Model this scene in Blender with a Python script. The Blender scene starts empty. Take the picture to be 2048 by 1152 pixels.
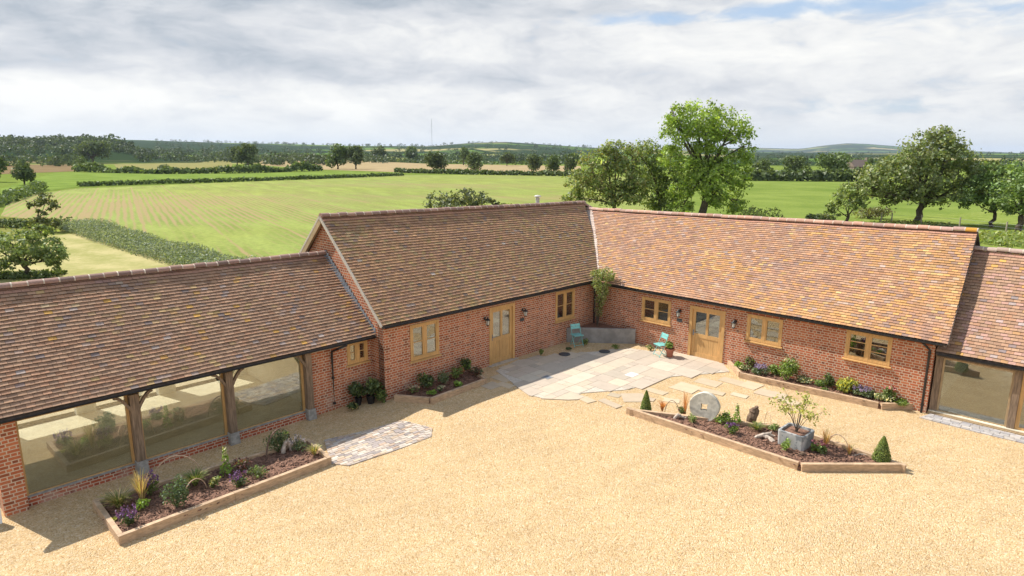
import bpy, math, random
import numpy as np
from mathutils import Matrix, Vector
R = math.radians
# ------------------------------------------------------------------ camera, sun, sky, exposure
scene = bpy.context.scene
F, PITCH, ROLL, CAMH = 1280.25, 0.2064, -0.0038, 7.4638      # focal length in pixels of the 2048 px wide photograph
AX, AY, AA = -3.9119, 18.7704, 0.7936                        # middle barn: front left corner and direction
BX, BY, BA = 6.6749, 23.2836, -0.7738                        # right barn: door jamb and direction
cam = bpy.data.cameras.new("camera"); cam_ob = bpy.data.objects.new("camera", cam)
scene.collection.objects.link(cam_ob); scene.camera = cam_ob
cam.sensor_width = 36.0; cam.lens = F / 2048 * 36.0; cam.clip_start = 0.1; cam.clip_end = 60000
cam_ob.matrix_world = Matrix.Translation((0, 0, CAMH)) @ Matrix.Rotation(math.pi / 2 - PITCH, 4, 'X') @ Matrix.Rotation(-ROLL, 4, 'Z')

u = np.array([math.cos(AA), math.sin(AA), 0]); n = np.array([math.sin(AA), -math.cos(AA), 0]); A = np.array([AX, AY, 0])
w = np.array([math.cos(BA), math.sin(BA), 0]); m = np.array([math.sin(BA), -math.cos(BA), 0]); B = np.array([BX, BY, 0])
sd = 0.26 * u + 0.875 * n + np.array([0, 0, -1.0]); sd /= np.linalg.norm(sd)   # direction the sunlight travels
SUN_EL = math.asin(-sd[2]); to_sun = -sd
sun = bpy.data.lights.new("sun", 'SUN'); sun.energy = 5.0; sun.angle = R(0.53); sun.color = (1.0, 0.95, 0.87)
sun_ob = bpy.data.objects.new("sun", sun); scene.collection.objects.link(sun_ob)
sun_ob.rotation_euler = Vector(to_sun).to_track_quat('Z', 'Y').to_euler()
scene.view_settings.view_transform = 'Standard'; scene.view_settings.look = 'None'
scene.view_settings.exposure = 0.48; scene.view_settings.gamma = 1.0

world = bpy.data.worlds.new("World"); scene.world = world; world.use_nodes = True
class NT:
    """small node-tree writer"""
    def __init__(s, tree): s.t = tree; s.n = tree.nodes; s.l = tree.links
    def node(s, kind, **kw):
        nd = s.n.new(kind)
        for k, v in kw.items(): setattr(nd, k, v)
        return nd
    def put(s, sock, v):
        if v is None: return
        if isinstance(v, bpy.types.NodeSocket): s.l.new(v, sock)
        else:
            if hasattr(sock.default_value, '__len__') and not hasattr(v, '__len__'): v = [v] * len(sock.default_value)
            if hasattr(v, '__len__') and len(v) == 3 and len(sock.default_value) == 4: v = tuple(v) + (1,)
            sock.default_value = v
    def math(s, op, a, b=None, c=None, clamp=False):
        nd = s.node('ShaderNodeMath', operation=op, use_clamp=clamp)
        for i, v in enumerate((a, b, c)): s.put(nd.inputs[i], v)
        return nd.outputs[0]
    def vmath(s, op, a, b=None, scale=None):
        nd = s.node('ShaderNodeVectorMath', operation=op); s.put(nd.inputs[0], a); s.put(nd.inputs[1], b)
        if scale is not None: s.put(nd.inputs[3], scale)
        return nd.outputs[1] if op in ('DOT_PRODUCT', 'LENGTH', 'DISTANCE') else nd.outputs[0]
    def mix(s, f, a, b, mode='MIX'):
        nd = s.node('ShaderNodeMix', data_type='RGBA', blend_type=mode)
        s.put(nd.inputs[0], f); s.put(nd.inputs[6], a); s.put(nd.inputs[7], b); return nd.outputs[2]
    def noise(s, vec, scale, detail=4, rough=0.55, lac=2.0, out=0, dim='3D'):
        nd = s.node('ShaderNodeTexNoise', noise_dimensions=dim); s.put(nd.inputs['Vector'], vec)
        nd.inputs['Scale'].default_value = scale; nd.inputs['Detail'].default_value = detail; nd.inputs['Roughness'].default_value = rough
        nd.inputs['Lacunarity'].default_value = lac
        return nd.outputs[out]
    def ramp(s, f, stops, interp='LINEAR'):
        nd = s.node('ShaderNodeValToRGB'); s.put(nd.inputs[0], f); cr = nd.color_ramp; cr.interpolation = interp
        while len(cr.elements) > 1: cr.elements.remove(cr.elements[-1])
        for i, (p, c) in enumerate(stops):
            e = cr.elements[0] if i == 0 else cr.elements.new(p)
            e.position = p; c = (c, c, c) if not hasattr(c, '__len__') else c; e.color = tuple(c) + (1,)
        return nd.outputs[0]
    def smooth(s, x, a, b):
        nd = s.node('ShaderNodeMapRange', interpolation_type='SMOOTHSTEP'); s.put(nd.inputs[0], x)
        s.put(nd.inputs[1], a); s.put(nd.inputs[2], b); return nd.outputs[0]
    def sep(s, v):
        nd = s.node('ShaderNodeSeparateXYZ'); s.put(nd.inputs[0], v); return nd.outputs
    def comb(s, x, y, z):
        nd = s.node('ShaderNodeCombineXYZ'); s.put(nd.inputs[0], x); s.put(nd.inputs[1], y); s.put(nd.inputs[2], z); return nd.outputs[0]

def build_world():
    t = NT(world.node_tree); t.n.clear()
    out = t.node('ShaderNodeOutputWorld'); bg = t.node('ShaderNodeBackground'); bg.inputs[1].default_value = 0.1
    sky = t.node('ShaderNodeTexSky'); sky.sky_type = 'NISHITA'; sky.sun_disc = False
    sky.sun_elevation = SUN_EL; sky.sun_rotation = math.atan2(to_sun[0], to_sun[1]); sky.air_density = 1.0; sky.dust_density = 1.2
    d = t.node('ShaderNodeTexCoord').outputs['Generated']
    x, y, z = t.sep(d)
    zz = t.math('MAXIMUM', z, 0.0)
    den = t.math('ADD', zz, 0.11)
    P = t.comb(t.math('DIVIDE', x, den), t.math('DIVIDE', y, den), 0.0)
    D3 = t.vmath('MULTIPLY', d, (4.2, 4.2, 12.5))
    warp = t.vmath('ADD', D3, t.vmath('SCALE', t.vmath('SUBTRACT', t.noise(D3, 1.1, 3, out=1), (0.5, 0.5, 0.5)), scale=0.7))
    az = t.math('ARCTAN2', x, y); el = t.math('ARCSINE', z)
    # direction-space bumps: (azimuth deg, elevation deg, half widths)
    def bump(a0, e0, wa, we):
        p = t.math('POWER', t.math('DIVIDE', t.math('SUBTRACT', az, R(a0)), R(wa)), 2)
        q = t.math('POWER', t.math('DIVIDE', t.math('SUBTRACT', el, R(e0)), R(we)), 2)
        return t.math('EXPONENT', t.math('MULTIPLY', t.math('ADD', p, q), -1))
    def add(*v):
        r = v[0]
        for q in v[1:]: r = t.math('ADD', r, q)
        return r
    n1 = t.noise(warp, 1.05, 8, 0.56); n2 = t.noise(t.vmath('ADD', warp, (7.3, 2.1, 0)), 2.6, 7, 0.6)
    n3 = t.noise(t.vmath('ADD', P, (1.3, 9.1, 0)), 0.55, 5, 0.5)
    # thickness of the cloud decides how grey its underside is
    dark = add(t.math('MULTIPLY', bump(-15, 12.8, 17, 2.4), 0.62), t.math('MULTIPLY', bump(-34, 8.8, 15, 2.2), 0.46),
               t.math('MULTIPLY', bump(-22, 6.9, 15, 1.5), 0.46), t.math('MULTIPLY', bump(0, 6.6, 14, 1.2), 0.26), t.math('MULTIPLY', bump(30, 12.5, 16, 2.0), 0.12),
               t.math('MULTIPLY', bump(-30, 3.9, 20, 1.2), -0.40), t.math('MULTIPLY', bump(10, 9, 14, 3), -0.22), t.math('MULTIPLY', bump(25, 5.2, 18, 2.2), -0.04))
    g = t.math('ADD', t.math('ADD', dark, t.math('MULTIPLY', t.math('SUBTRACT', n1, 0.5), 1.5)), t.math('MULTIPLY', t.math('SUBTRACT', n2, 0.5), 1.35))
    cloud = t.ramp(t.math('ADD', t.math('MULTIPLY', g, 0.8), 0.325), [(0.0, (0.74, 0.735, 0.71)), (0.28, (0.64, 0.645, 0.645)), (0.50, (0.53, 0.545, 0.57)), (0.74, (0.415, 0.445, 0.485)), (1.0, (0.29, 0.335, 0.39))])
    cloud = t.vmath('SCALE', cloud, scale=t.math('ADD', 1.0, t.math('MULTIPLY', t.smooth(el, R(13), R(40)), 0.15)))
    # low haze band
    cloud = t.mix(t.math('MULTIPLY', t.math('SUBTRACT', 1.0, t.smooth(el, R(0.3), R(4.0))), 0.75), cloud, (0.62, 0.645, 0.655))
    # openings where blue shows
    hole = add(t.math('MULTIPLY', bump(24, 11.0, 11, 0.85), 0.50), t.math('MULTIPLY', bump(9, 10.6, 8, 0.6), 0.34), t.math('MULTIPLY', bump(36, 9.3, 10, 1.6), 0.34), t.math('MULTIPLY', bump(30, 3.6, 12, 0.7), 0.30), t.math('MULTIPLY', bump(38, 5.5, 8, 1.4), 0.25),
               t.math('MULTIPLY', bump(-40, 12, 6, 1.5), 0.15))
    hm = t.smooth(t.math('ADD', hole, t.math('MULTIPLY', t.math('SUBTRACT', n2, 0.5), 1.3)), 0.16, 0.62)
    high = t.math('MULTIPLY', t.smooth(t.math('ADD', n3, t.math('MULTIPLY', el, 0.30)), 0.55, 0.78), t.smooth(el, R(14), R(24)))
    hm = t.math('MAXIMUM', hm, high)
    blue = t.vmath('MULTIPLY', sky.outputs[0], (0.1, 0.1, 0.1))
    blue = t.mix(0.45, blue, (0.37, 0.52, 0.74))
    col = t.mix(t.math('MULTIPLY', hm, 0.85), cloud, blue)
    t.put(bg.inputs[0], t.vmath('SCALE', col, scale=10.0))
    t.l.new(bg.outputs[0], out.inputs[0])
    world.cycles.sampling_method = 'MANUAL'; world.cycles.sample_map_resolution = 512
build_world()
# ------------------------------------------------------------------ helpers: positions
def ray(px, py):
    c, s = math.cos(ROLL), math.sin(ROLL); X, Y = px - 1024, py - 576
    rx, ry = (c * X + s * Y) / F, (s * X - c * Y) / F
    cp, sp = math.cos(PITCH), math.sin(PITCH)
    return np.array([rx, cp + ry * sp, -sp + ry * cp])
def gp(px, py, z=0.0):
    """ground point (height z) seen at a photograph pixel"""
    d = ray(px, py); k = (z - CAMH) / d[2]; return np.array([d[0] * k, d[1] * k, z])
def zat(px, py, dist):
    """height seen at pixel for something standing dist away (along y)"""
    d = ray(px, py); return CAMH + d[2] / d[1] * dist
def MF(X): v = np.asarray(X) - A; return v @ u, v @ n
def Mw(s, t, z=0.0): return A + s * u + t * n + np.array([0, 0, z])
def Rw(s, t, z=0.0): return B + s * w + t * m + np.array([0, 0, z])
def sstep(x): x = np.clip(x, 0, 1); return x * x * (3 - 2 * x)
def gz(x, y):
    """height of the courtyard gravel: it falls a little towards the left barn"""
    s = (np.asarray(x) - AX) * u[0] + (np.asarray(y) - AY) * u[1]
    return -0.16 * sstep((1.5 - s) / 3.5)
def gc(px, py):
    p = gp(px, py, 0.0)
    for _ in range(4): p = gp(px, py, float(gz(p[0], p[1])))
    return p

# ------------------------------------------------------------------ helpers: meshes and objects
C = scene.collection
class MB:
    """collects faces, builds ONE mesh object"""
    def __init__(s): s.v = []; s.f = []; s.c = []; s.nv = 0; s.sm = False
    def add(s, V, Fc, col=None):
        V = np.asarray(V, float).reshape(-1, 3); o = s.nv
        s.v.append(V); s.nv += len(V)
        for f in Fc: s.f.append(tuple(int(i) + o for i in f))
        if col is None: col = (0.5, 0.5, 0.5)
        col = np.asarray(col, float)
        s.c.append(np.tile(col, (len(Fc), 1)) if col.ndim == 1 else col)
        return s
    def box(s, x0, x1, y0, y1, z0, z1, col=None):
        V = [(x, y, z) for z in (z0, z1) for y in (y0, y1) for x in (x0, x1)]
        return s.add(V, [(0, 2, 3, 1), (4, 5, 7, 6), (0, 1, 5, 4), (2, 6, 7, 3), (0, 4, 6, 2), (1, 3, 7, 5)], col)
    def beam(s, p0, p1, wd, ht, up=(0, 0, 1), col=None):
        p0, p1 = np.array(p0, float), np.array(p1, float); d = p1 - p0; d /= np.linalg.norm(d)
        sx = np.cross(d, up); sx /= np.linalg.norm(sx); sz = np.cross(sx, d)
        V = [p + a * sx * wd / 2 + b * sz * ht / 2 for p in (p0, p1) for b in (-1, 1) for a in (-1, 1)]
        return s.add(V, [(0, 2, 3, 1), (4, 5, 7, 6), (0, 1, 5, 4), (2, 6, 7, 3), (0, 4, 6, 2), (1, 3, 7, 5)], col)
    def tube(s, pts, rad, k=8, col=None, caps=True):
        pts = np.asarray(pts, float); N = len(pts); rad = np.broadcast_to(np.asarray(rad, float), (N,))
        T = np.gradient(pts, axis=0); T /= np.linalg.norm(T, axis=1)[:, None] + 1e-12
        ref = np.array([0, 0, 1.0]) if abs(T[:, 2]).mean() < 0.8 else np.array([1.0, 0, 0])
        V = []
        for p, t_, r in zip(pts, T, rad):
            a = np.cross(t_, ref); a /= np.linalg.norm(a) + 1e-12; b = np.cross(t_, a)
            for i in range(k):
                q = 2 * math.pi * i / k; V.append(p + r * (math.cos(q) * a + math.sin(q) * b))
        Fc = [(j * k + i, j * k + (i + 1) % k, (j + 1) * k + (i + 1) % k, (j + 1) * k + i) for j in range(N - 1) for i in range(k)]
        if caps: Fc += [tuple(range(k))[::-1], tuple((N - 1) * k + i for i in range(k))]
        return s.add(V, Fc, col)
    def lathe(s, prof, o=(0, 0, 0), k=16, col=None, axis=2):
        o = np.array(o, float); V = []
        for r, h in prof:
            for i in range(k):
                q = 2 * math.pi * i / k; p = [r * math.cos(q), r * math.sin(q), h]
                if axis == 1: p = [p[0], p[2], p[1]]
                V.append(o + p)
        N = len(prof)
        Fc = [(j * k + i, j * k + (i + 1) % k, (j + 1) * k + (i + 1) % k, (j + 1) * k + i) for j in range(N - 1) for i in range(k)]
        Fc += [tuple(range(k))[::-1], tuple((N - 1) * k + i for i in range(k))]
        return s.add(V, Fc, col)
    def prism(s, poly, z0, z1, col=None):
        """vertical prism over a plan polygon [(x,y)]; z0/z1 may be numbers or lists"""
        N = len(poly); z0 = np.broadcast_to(z0, (N,)); z1 = np.broadcast_to(z1, (N,))
        V = [(p[0], p[1], a) for p, a in zip(poly, z0)] + [(p[0], p[1], a) for p, a in zip(poly, z1)]
        Fc = [tuple(range(N))[::-1], tuple(range(N, 2 * N))] + [(i, (i + 1) % N, N + (i + 1) % N, N + i) for i in range(N)]
        return s.add(V, Fc, col)
    def slab(s, poly, vec, col=None):
        """prism of a 3D polygon swept by vec"""
        poly = np.asarray(poly, float); N = len(poly); V = np.vstack([poly, poly + np.asarray(vec, float)])
        Fc = [tuple(range(N))[::-1], tuple(range(N, 2 * N))] + [(i, (i + 1) % N, N + (i + 1) % N, N + i) for i in range(N)]
        return s.add(V, Fc, col)
    def quads(s, V, cols):
        """V (N,4,3) loose quads, cols (N,3)"""
        N = len(V); o = s.nv; s.v.append(np.asarray(V).reshape(-1, 3)); s.nv += 4 * N
        s.f += [tuple(r) for r in (np.arange(4 * N).reshape(N, 4) + o).tolist()]; s.c.append(np.asarray(cols)); return s
    def build(s, name, mat, parent=None, loc=None, rot=None, smooth=False):
        me = bpy.data.meshes.new(name); V = np.vstack(s.v)
        me.from_pydata(V.tolist(), [], s.f); me.update()
        cols = np.vstack(s.c); lens = np.array([len(f) for f in s.f])
        at = me.color_attributes.new('col', 'FLOAT_COLOR', 'CORNER')
        cc = np.ones((lens.sum(), 4), np.float32); cc[:, :3] = np.repeat(cols, lens, axis=0)
        at.data.foreach_set('color', cc.ravel())
        if smooth: me.polygons.foreach_set('use_smooth', [True] * len(me.polygons))
        me.materials.append(mat); ob = bpy.data.objects.new(name, me); C.objects.link(ob)
        if parent: ob.parent = parent
        if loc is not None: ob.location = loc
        if rot is not None: ob.rotation_euler = (0, 0, rot)
        return ob
def tag(o, label=None, cat=None, group=None, kind=None):
    if label: o['label'] = label
    if cat: o['category'] = cat
    if group: o['group'] = group
    if kind: o['kind'] = kind
    return o
def thing(name, label, cat, loc=(0, 0, 0), rz=0.0, group=None):
    o = bpy.data.objects.new(name, None); C.objects.link(o); o.location = loc; o.rotation_euler = (0, 0, rz); o.empty_display_size = 0.3
    return tag(o, label, cat, group)

# ------------------------------------------------------------------ materials
def material(name):
    ma = bpy.data.materials.new(name); ma.use_nodes = True; t = NT(ma.node_tree)
    return ma, t, t.n['Principled BSDF']
def obj_co(t): return t.node('ShaderNodeTexCoord').outputs['Object']
def world_co(t): return t.node('ShaderNodeNewGeometry').outputs['Position']
def bump(t, h, strength, dist, b):
    nd = t.node('ShaderNodeBump'); nd.inputs['Strength'].default_value = strength; nd.inputs['Distance'].default_value = dist
    t.put(nd.inputs['Height'], h); t.l.new(nd.outputs[0], b.inputs['Normal']); return nd
def attr_col(t, name='col'): return t.node('ShaderNodeVertexColor', layer_name=name).outputs[0]

def m_plain(name, col, rough=0.7, var=0.25, scale=8.0, metal=0.0, bmp=0.0, stretch=(1, 1, 1)):
    ma, t, b = material(name); P = t.vmath('MULTIPLY', obj_co(t), stretch)
    nz = t.noise(P, scale, 6, 0.6)
    c = np.array(col); t.put(b.inputs['Base Color'], t.mix(t.smooth(nz, 0.28, 0.72), tuple(c * (1 - var)), tuple(np.minimum(c * (1 + var), 0.95))))
    b.inputs['Roughness'].default_value = rough; b.inputs['Metallic'].default_value = metal
    if bmp: bump(t, nz, bmp, 0.01, b)
    return ma
def m_attr(name, rough=0.8, var=0.2, scale=20.0, bmp=0.3, dist=0.006, spec=0.3):
    ma, t, b = material(name); P = obj_co(t); nz = t.noise(P, scale, 5, 0.6)
    k = t.math('ADD', t.math('MULTIPLY', nz, 2 * var), 1 - var)
    t.put(b.inputs['Base Color'], t.vmath('SCALE', attr_col(t), scale=k)); b.inputs['Roughness'].default_value = rough
    b.inputs['Specular IOR Level'].default_value = spec
    if bmp: bump(t, nz, bmp, dist, b)
    return ma
def m_brick(name, tone=(1, 1, 1)):
    ma, t, b = material(name); co = t.node('ShaderNodeTexCoord'); x, y, z = t.sep(co.outputs['Object']); nx, ny, nz_ = t.sep(co.outputs['Normal'])
    side = t.math('GREATER_THAN', t.math('ABSOLUTE', nx), 0.5)
    hx = t.math('ADD', t.math('MULTIPLY', side, y), t.math('MULTIPLY', t.math('SUBTRACT', 1.0, side), x))
    # slightly uneven courses
    wob = t.math('MULTIPLY', t.math('SUBTRACT', t.noise(co.outputs['Object'], 1.3, 2), 0.5), 0.02)
    P = t.comb(hx, t.math('ADD', z, wob), 0.0)
    br = t.node('ShaderNodeTexBrick'); br.offset = 0.5; br.squash = 0.5; br.squash_frequency = 2; br.offset_frequency = 2
    t.put(br.inputs['Vector'], P); br.inputs['Scale'].default_value = 1.0; br.inputs['Brick Width'].default_value = 0.236; br.inputs['Row Height'].default_value = 0.081
    br.inputs['Mortar Size'].default_value = 0.0112; br.inputs['Mortar Smooth'].default_value = 0.15; br.inputs['Bias'].default_value = 0.0
    br.inputs['Color1'].default_value = (0, 0, 0, 1); br.inputs['Color2'].default_value = (1, 1, 1, 1); br.inputs['Mortar'].default_value = (0.5, 0.5, 0.5, 1)
    sc = lambda c: tuple(np.array(c) * np.array(tone) * np.array((1.10, 0.98, 0.83)))
    bc = t.ramp(br.outputs['Color'], [(0.0, sc((0.17, 0.062, 0.042))), (0.10, sc((0.25, 0.085, 0.050))), (0.35, sc((0.30, 0.098, 0.055))), (0.55, sc((0.37, 0.128, 0.072))), (0.75, sc((0.33, 0.115, 0.062))), (0.9, sc((0.43, 0.175, 0.10))), (1.0, sc((0.25, 0.085, 0.060)))])
    big = t.noise(co.outputs['Object'], 1.1, 5, 0.6); fine = t.noise(co.outputs['Object'], 45, 4, 0.6)
    bc = t.vmath('SCALE', bc, scale=t.math('ADD', 0.70, t.math('ADD', t.math('MULTIPLY', big, 0.52), t.math('MULTIPLY', fine, 0.30))))
    # lime bloom and repaired patches
    sp = t.smooth(t.math('ADD', t.noise(t.vmath('ADD', co.outputs['Object'], (3, 7, 1)), 1.7, 6, 0.68), t.math('MULTIPLY', t.math('SUBTRACT', 1.0, t.smooth(z, 0.15, 1.0)), 0.09)), 0.60, 0.74)
    bc = t.mix(t.math('MULTIPLY', sp, 0.5), bc, (0.50, 0.36, 0.28))
    mc = t.mix(big, (0.46, 0.36, 0.265), (0.60, 0.48, 0.365))
    t.put(b.inputs['Base Color'], t.mix(br.outputs['Fac'], bc, mc)); b.inputs['Roughness'].default_value = 0.9; b.inputs['Specular IOR Level'].default_value = 0.2
    bump(t, t.math('ADD', t.math('MULTIPLY', br.outputs['Fac'], -1.0), t.math('MULTIPLY', fine, 0.5)), 0.3, 0.006, b)
    return ma
def m_tile(name, lich=(0.0, 0.0), moss=0.25):
    ma, t, b = material(name); P = obj_co(t)
    fine = t.noise(P, 38, 5, 0.65); mid = t.noise(P, 5.0, 5, 0.6); big = t.noise(P, 0.8, 4, 0.6)
    c = t.vmath('SCALE', attr_col(t), scale=t.math('ADD', 0.62, t.math('ADD', t.math('MULTIPLY', fine, 0.42), t.math('MULTIPLY', big, 0.36))))
    spots = t.smooth(t.math('ADD', t.noise(t.vmath('ADD', P, (9, 1, 4)), 26, 4, 0.7), t.math('MULTIPLY', mid, 0.35)), 0.80, 0.92)
    c = t.mix(t.math('MULTIPLY', spots, 0.55), c, (0.36, 0.33, 0.26))
    grime = t.smooth(t.math('ADD', t.noise(t.vmath('ADD', P, (2, 5, 8)), 9, 5, 0.7), t.math('MULTIPLY', big, 0.4)), 0.66, 0.86)
    c = t.mix(t.math('MULTIPLY', grime, t.math('MULTIPLY', moss, 0.7)), c, (0.055, 0.045, 0.035))
    t.put(b.inputs['Base Color'], c); b.inputs['Roughness'].default_value = 0.85; b.inputs['Specular IOR Level'].default_value = 0.25
    bump(t, fine, 0.4, 0.004, b); return ma
def m_wood(name, col, rough=0.55, var=0.3, axis=(18, 18, 1.6), dark=None, bmp=0.2):
    ma, t, b = material(name); P = t.vmath('MULTIPLY', obj_co(t), axis); nz = t.noise(P, 2.0, 6, 0.6); big = t.noise(obj_co(t), 1.5, 3)
    c = np.array(col); d = tuple(c * (1 - var)) if dark is None else dark
    cc = t.mix(t.smooth(nz, 0.3, 0.7), d, tuple(c * (1 + var * 0.6)))
    cc = t.vmath('SCALE', cc, scale=t.math('ADD', 0.75, t.math('MULTIPLY', big, 0.5)))
    t.put(b.inputs['Base Color'], cc); b.inputs['Roughness'].default_value = rough
    if bmp: bump(t, nz, bmp, 0.004, b)
    return ma
def m_gravel():
    ma, t, b = material('gravel'); P = world_co(t)
    vo = t.node('ShaderNodeTexVoronoi', feature='F1'); t.put(vo.inputs['Vector'], P); vo.inputs['Scale'].default_value = 46; vo.inputs['Randomness'].default_value = 1
    vo2 = t.node('ShaderNodeTexVoronoi', feature='F1'); t.put(vo2.inputs['Vector'], t.vmath('ADD', P, (3.7, 1.1, 0))); vo2.inputs['Scale'].default_value = 27
    cr, cg, cb = t.sep(vo.outputs['Color']); dr, dg, db = t.sep(vo2.outputs['Color'])
    c = t.ramp(cr, [(0.0, (0.46, 0.31, 0.155)), (0.25, (0.60, 0.44, 0.25)), (0.55, (0.65, 0.49, 0.29)), (0.8, (0.69, 0.555, 0.365)), (0.93, (0.74, 0.64, 0.48)), (1.0, (0.50, 0.39, 0.27))])
    c = t.mix(t.smooth(dr, 0.75, 0.95), c, t.ramp(dg, [(0.0, (0.44, 0.30, 0.16)), (0.5, (0.66, 0.52, 0.33)), (1.0, (0.75, 0.65, 0.49))]))
    big = t.noise(P, 0.35, 5, 0.6); rx = t.math('ADD', t.math('MULTIPLY', t.sep(P)[0], .5), t.math('MULTIPLY', t.sep(P)[1], .6)); ry = t.math('SUBTRACT', t.math('MULTIPLY', t.sep(P)[1], 2.2), t.math('MULTIPLY', t.sep(P)[0], 1.1)); st = t.noise(t.comb(rx, ry, 0.0), 1.0, 6, 0.68); md = t.noise(P, 5.5, 4, 0.6)
    k = t.math('ADD', t.math('ADD', 0.45, t.math('MULTIPLY', big, 0.34)), t.math('ADD', t.math('MULTIPLY', st, 0.40), t.math('MULTIPLY', md, 0.28)))
    t.put(b.inputs['Base Color'], t.vmath('MULTIPLY', t.vmath('SCALE', c, scale=k), (1.0, 0.93, 0.83))); b.inputs['Roughness'].default_value = 0.9; b.inputs['Specular IOR Level'].default_value = 0.1
    h = t.math('ADD', t.math('MULTIPLY', vo.outputs['Distance'], -1.0), t.math('ADD', t.math('MULTIPLY', md, 1.4), t.math('MULTIPLY', vo2.outputs['Distance'], -0.6)))
    bump(t, h, 0.85, 0.028, b); return ma
def m_leaf(name, trans=0.40, rough=0.55, gain=1.65):
    ma, t, b = material(name); c = t.vmath('MULTIPLY', attr_col(t), (gain * 1.03, gain, gain * 0.92)); out = t.n['Material Output']
    di = t.node('ShaderNodeBsdfDiffuse'); tr = t.node('ShaderNodeBsdfTranslucent'); mx = t.node('ShaderNodeMixShader'); gl = t.node('ShaderNodeBsdfGlossy'); m2 = t.node('ShaderNodeMixShader')
    t.put(di.inputs[0], c); t.put(tr.inputs[0], t.vmath('MULTIPLY', c, (1.25, 1.15, 0.5))); mx.inputs[0].default_value = trans
    t.l.new(di.outputs[0], mx.inputs[1]); t.l.new(tr.outputs[0], mx.inputs[2])
    gl.inputs['Roughness'].default_value = rough; gl.inputs[0].default_value = (0.9, 0.9, 0.9, 1); m2.inputs[0].default_value = 0.035
    t.l.new(mx.outputs[0], m2.inputs[1]); t.l.new(gl.outputs[0], m2.inputs[2]); t.l.new(m2.outputs[0], out.inputs[0]); t.n.remove(b); return ma
def m_glass():
    ma, t, b = material('window_glass'); out = t.n['Material Output']; t.n.remove(b)
    ge = t.node('ShaderNodeNewGeometry'); cs = t.math('ABSOLUTE', t.vmath('DOT_PRODUCT', ge.outputs['Incoming'], ge.outputs['Normal']))
    fr = t.math('ADD', 0.21, t.math('MULTIPLY', t.math('POWER', t.math('SUBTRACT', 1.0, cs, clamp=True), 5.0), 0.87))      # Schlick, the same from both sides of the sheet
    tr = t.node('ShaderNodeBsdfTransparent'); tr.inputs[0].default_value = (0.77, 0.785, 0.73, 1); gl = t.node('ShaderNodeBsdfGlossy'); gl.inputs['Roughness'].default_value = 0.0
    gl.inputs[0].default_value = (0.95, 0.97, 0.95, 1)
    mx = t.node('ShaderNodeMixShader'); t.l.new(fr, mx.inputs[0]); t.l.new(tr.outputs[0], mx.inputs[1]); t.l.new(gl.outputs[0], mx.inputs[2])
    t.l.new(mx.outputs[0], out.inputs[0]); return ma

BRICK = m_brick('brick'); BRICK_L = m_brick('brick_left', (1.0, 1.0, 1.0))
TILE_L = m_tile('clay_tile_brown', moss=0.30); TILE_M = m_tile('clay_tile_olive', moss=0.35); TILE_R = m_tile('clay_tile_orange', moss=0.16)
DECK = m_plain('roof_deck', (0.10, 0.075, 0.06), 0.9)
OAK = m_wood('new_oak', (0.585, 0.345, 0.135), 0.45, 0.18); OAKP = m_wood('pale_oak', (0.42, 0.30, 0.17), 0.7, 0.25)
OLDOAK = m_wood('weathered_oak', (0.235, 0.165, 0.11), 0.85, 0.45, bmp=0.6)
SLEEPER = m_wood('sawn_sleeper', (0.50, 0.345, 0.215), 0.85, 0.25, axis=(3, 3, 12), bmp=0.3)
STONE = m_plain('grey_stone', (0.30, 0.29, 0.27), 0.85, 0.3, 9, bmp=0.5); LEAD = m_plain('lead', (0.20, 0.22, 0.25), 0.5, 0.3, 6)
MORTAR = m_plain('mortar', (0.50, 0.44, 0.36), 0.95, 0.2, 20, bmp=0.4)
BLACK = m_plain('black_paint', (0.018, 0.016, 0.016), 0.4, 0.3, 10); GLASS = m_glass(); GRAVEL = m_gravel()
PLASTER = m_plain('pale_plaster', (0.82, 0.79, 0.70), 0.9, 0.05, 3); FLOOR = m_plain('pale_floor', (0.70, 0.64, 0.50), 0.6, 0.1, 2)
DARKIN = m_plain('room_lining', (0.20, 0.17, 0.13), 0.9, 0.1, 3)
SLAB = m_attr('sandstone_slab', 0.85, 0.16, 3.5, 0.25, 0.01); SETT = m_attr('stone_sett', 0.85, 0.3, 14, 0.5, 0.01)
LEAF = m_leaf('leaf'); FARLEAF = m_leaf('far_leaf', 0.3); PETAL = m_leaf('petal', 0.3, gain=1.15); BARK = m_plain('bark', (0.085, 0.066, 0.048), 0.95, 0.45, 7, bmp=0.8, stretch=(1, 1, 0.25))
SOIL = m_plain('bark_mulch', (0.20, 0.105, 0.068), 0.95, 0.6, 22, bmp=1.0)
TURQ = m_plain('turquoise_paint', (0.20, 0.50, 0.47), 0.4, 0.12, 9); TERRA = m_plain('terracotta', (0.36, 0.13, 0.075), 0.8, 0.2, 8)
BLACKPOT = m_plain('black_plastic', (0.015, 0.015, 0.017), 0.35, 0.2, 8); WHITEP = m_plain('white_paint', (0.78, 0.77, 0.74), 0.5, 0.06, 6)
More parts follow.
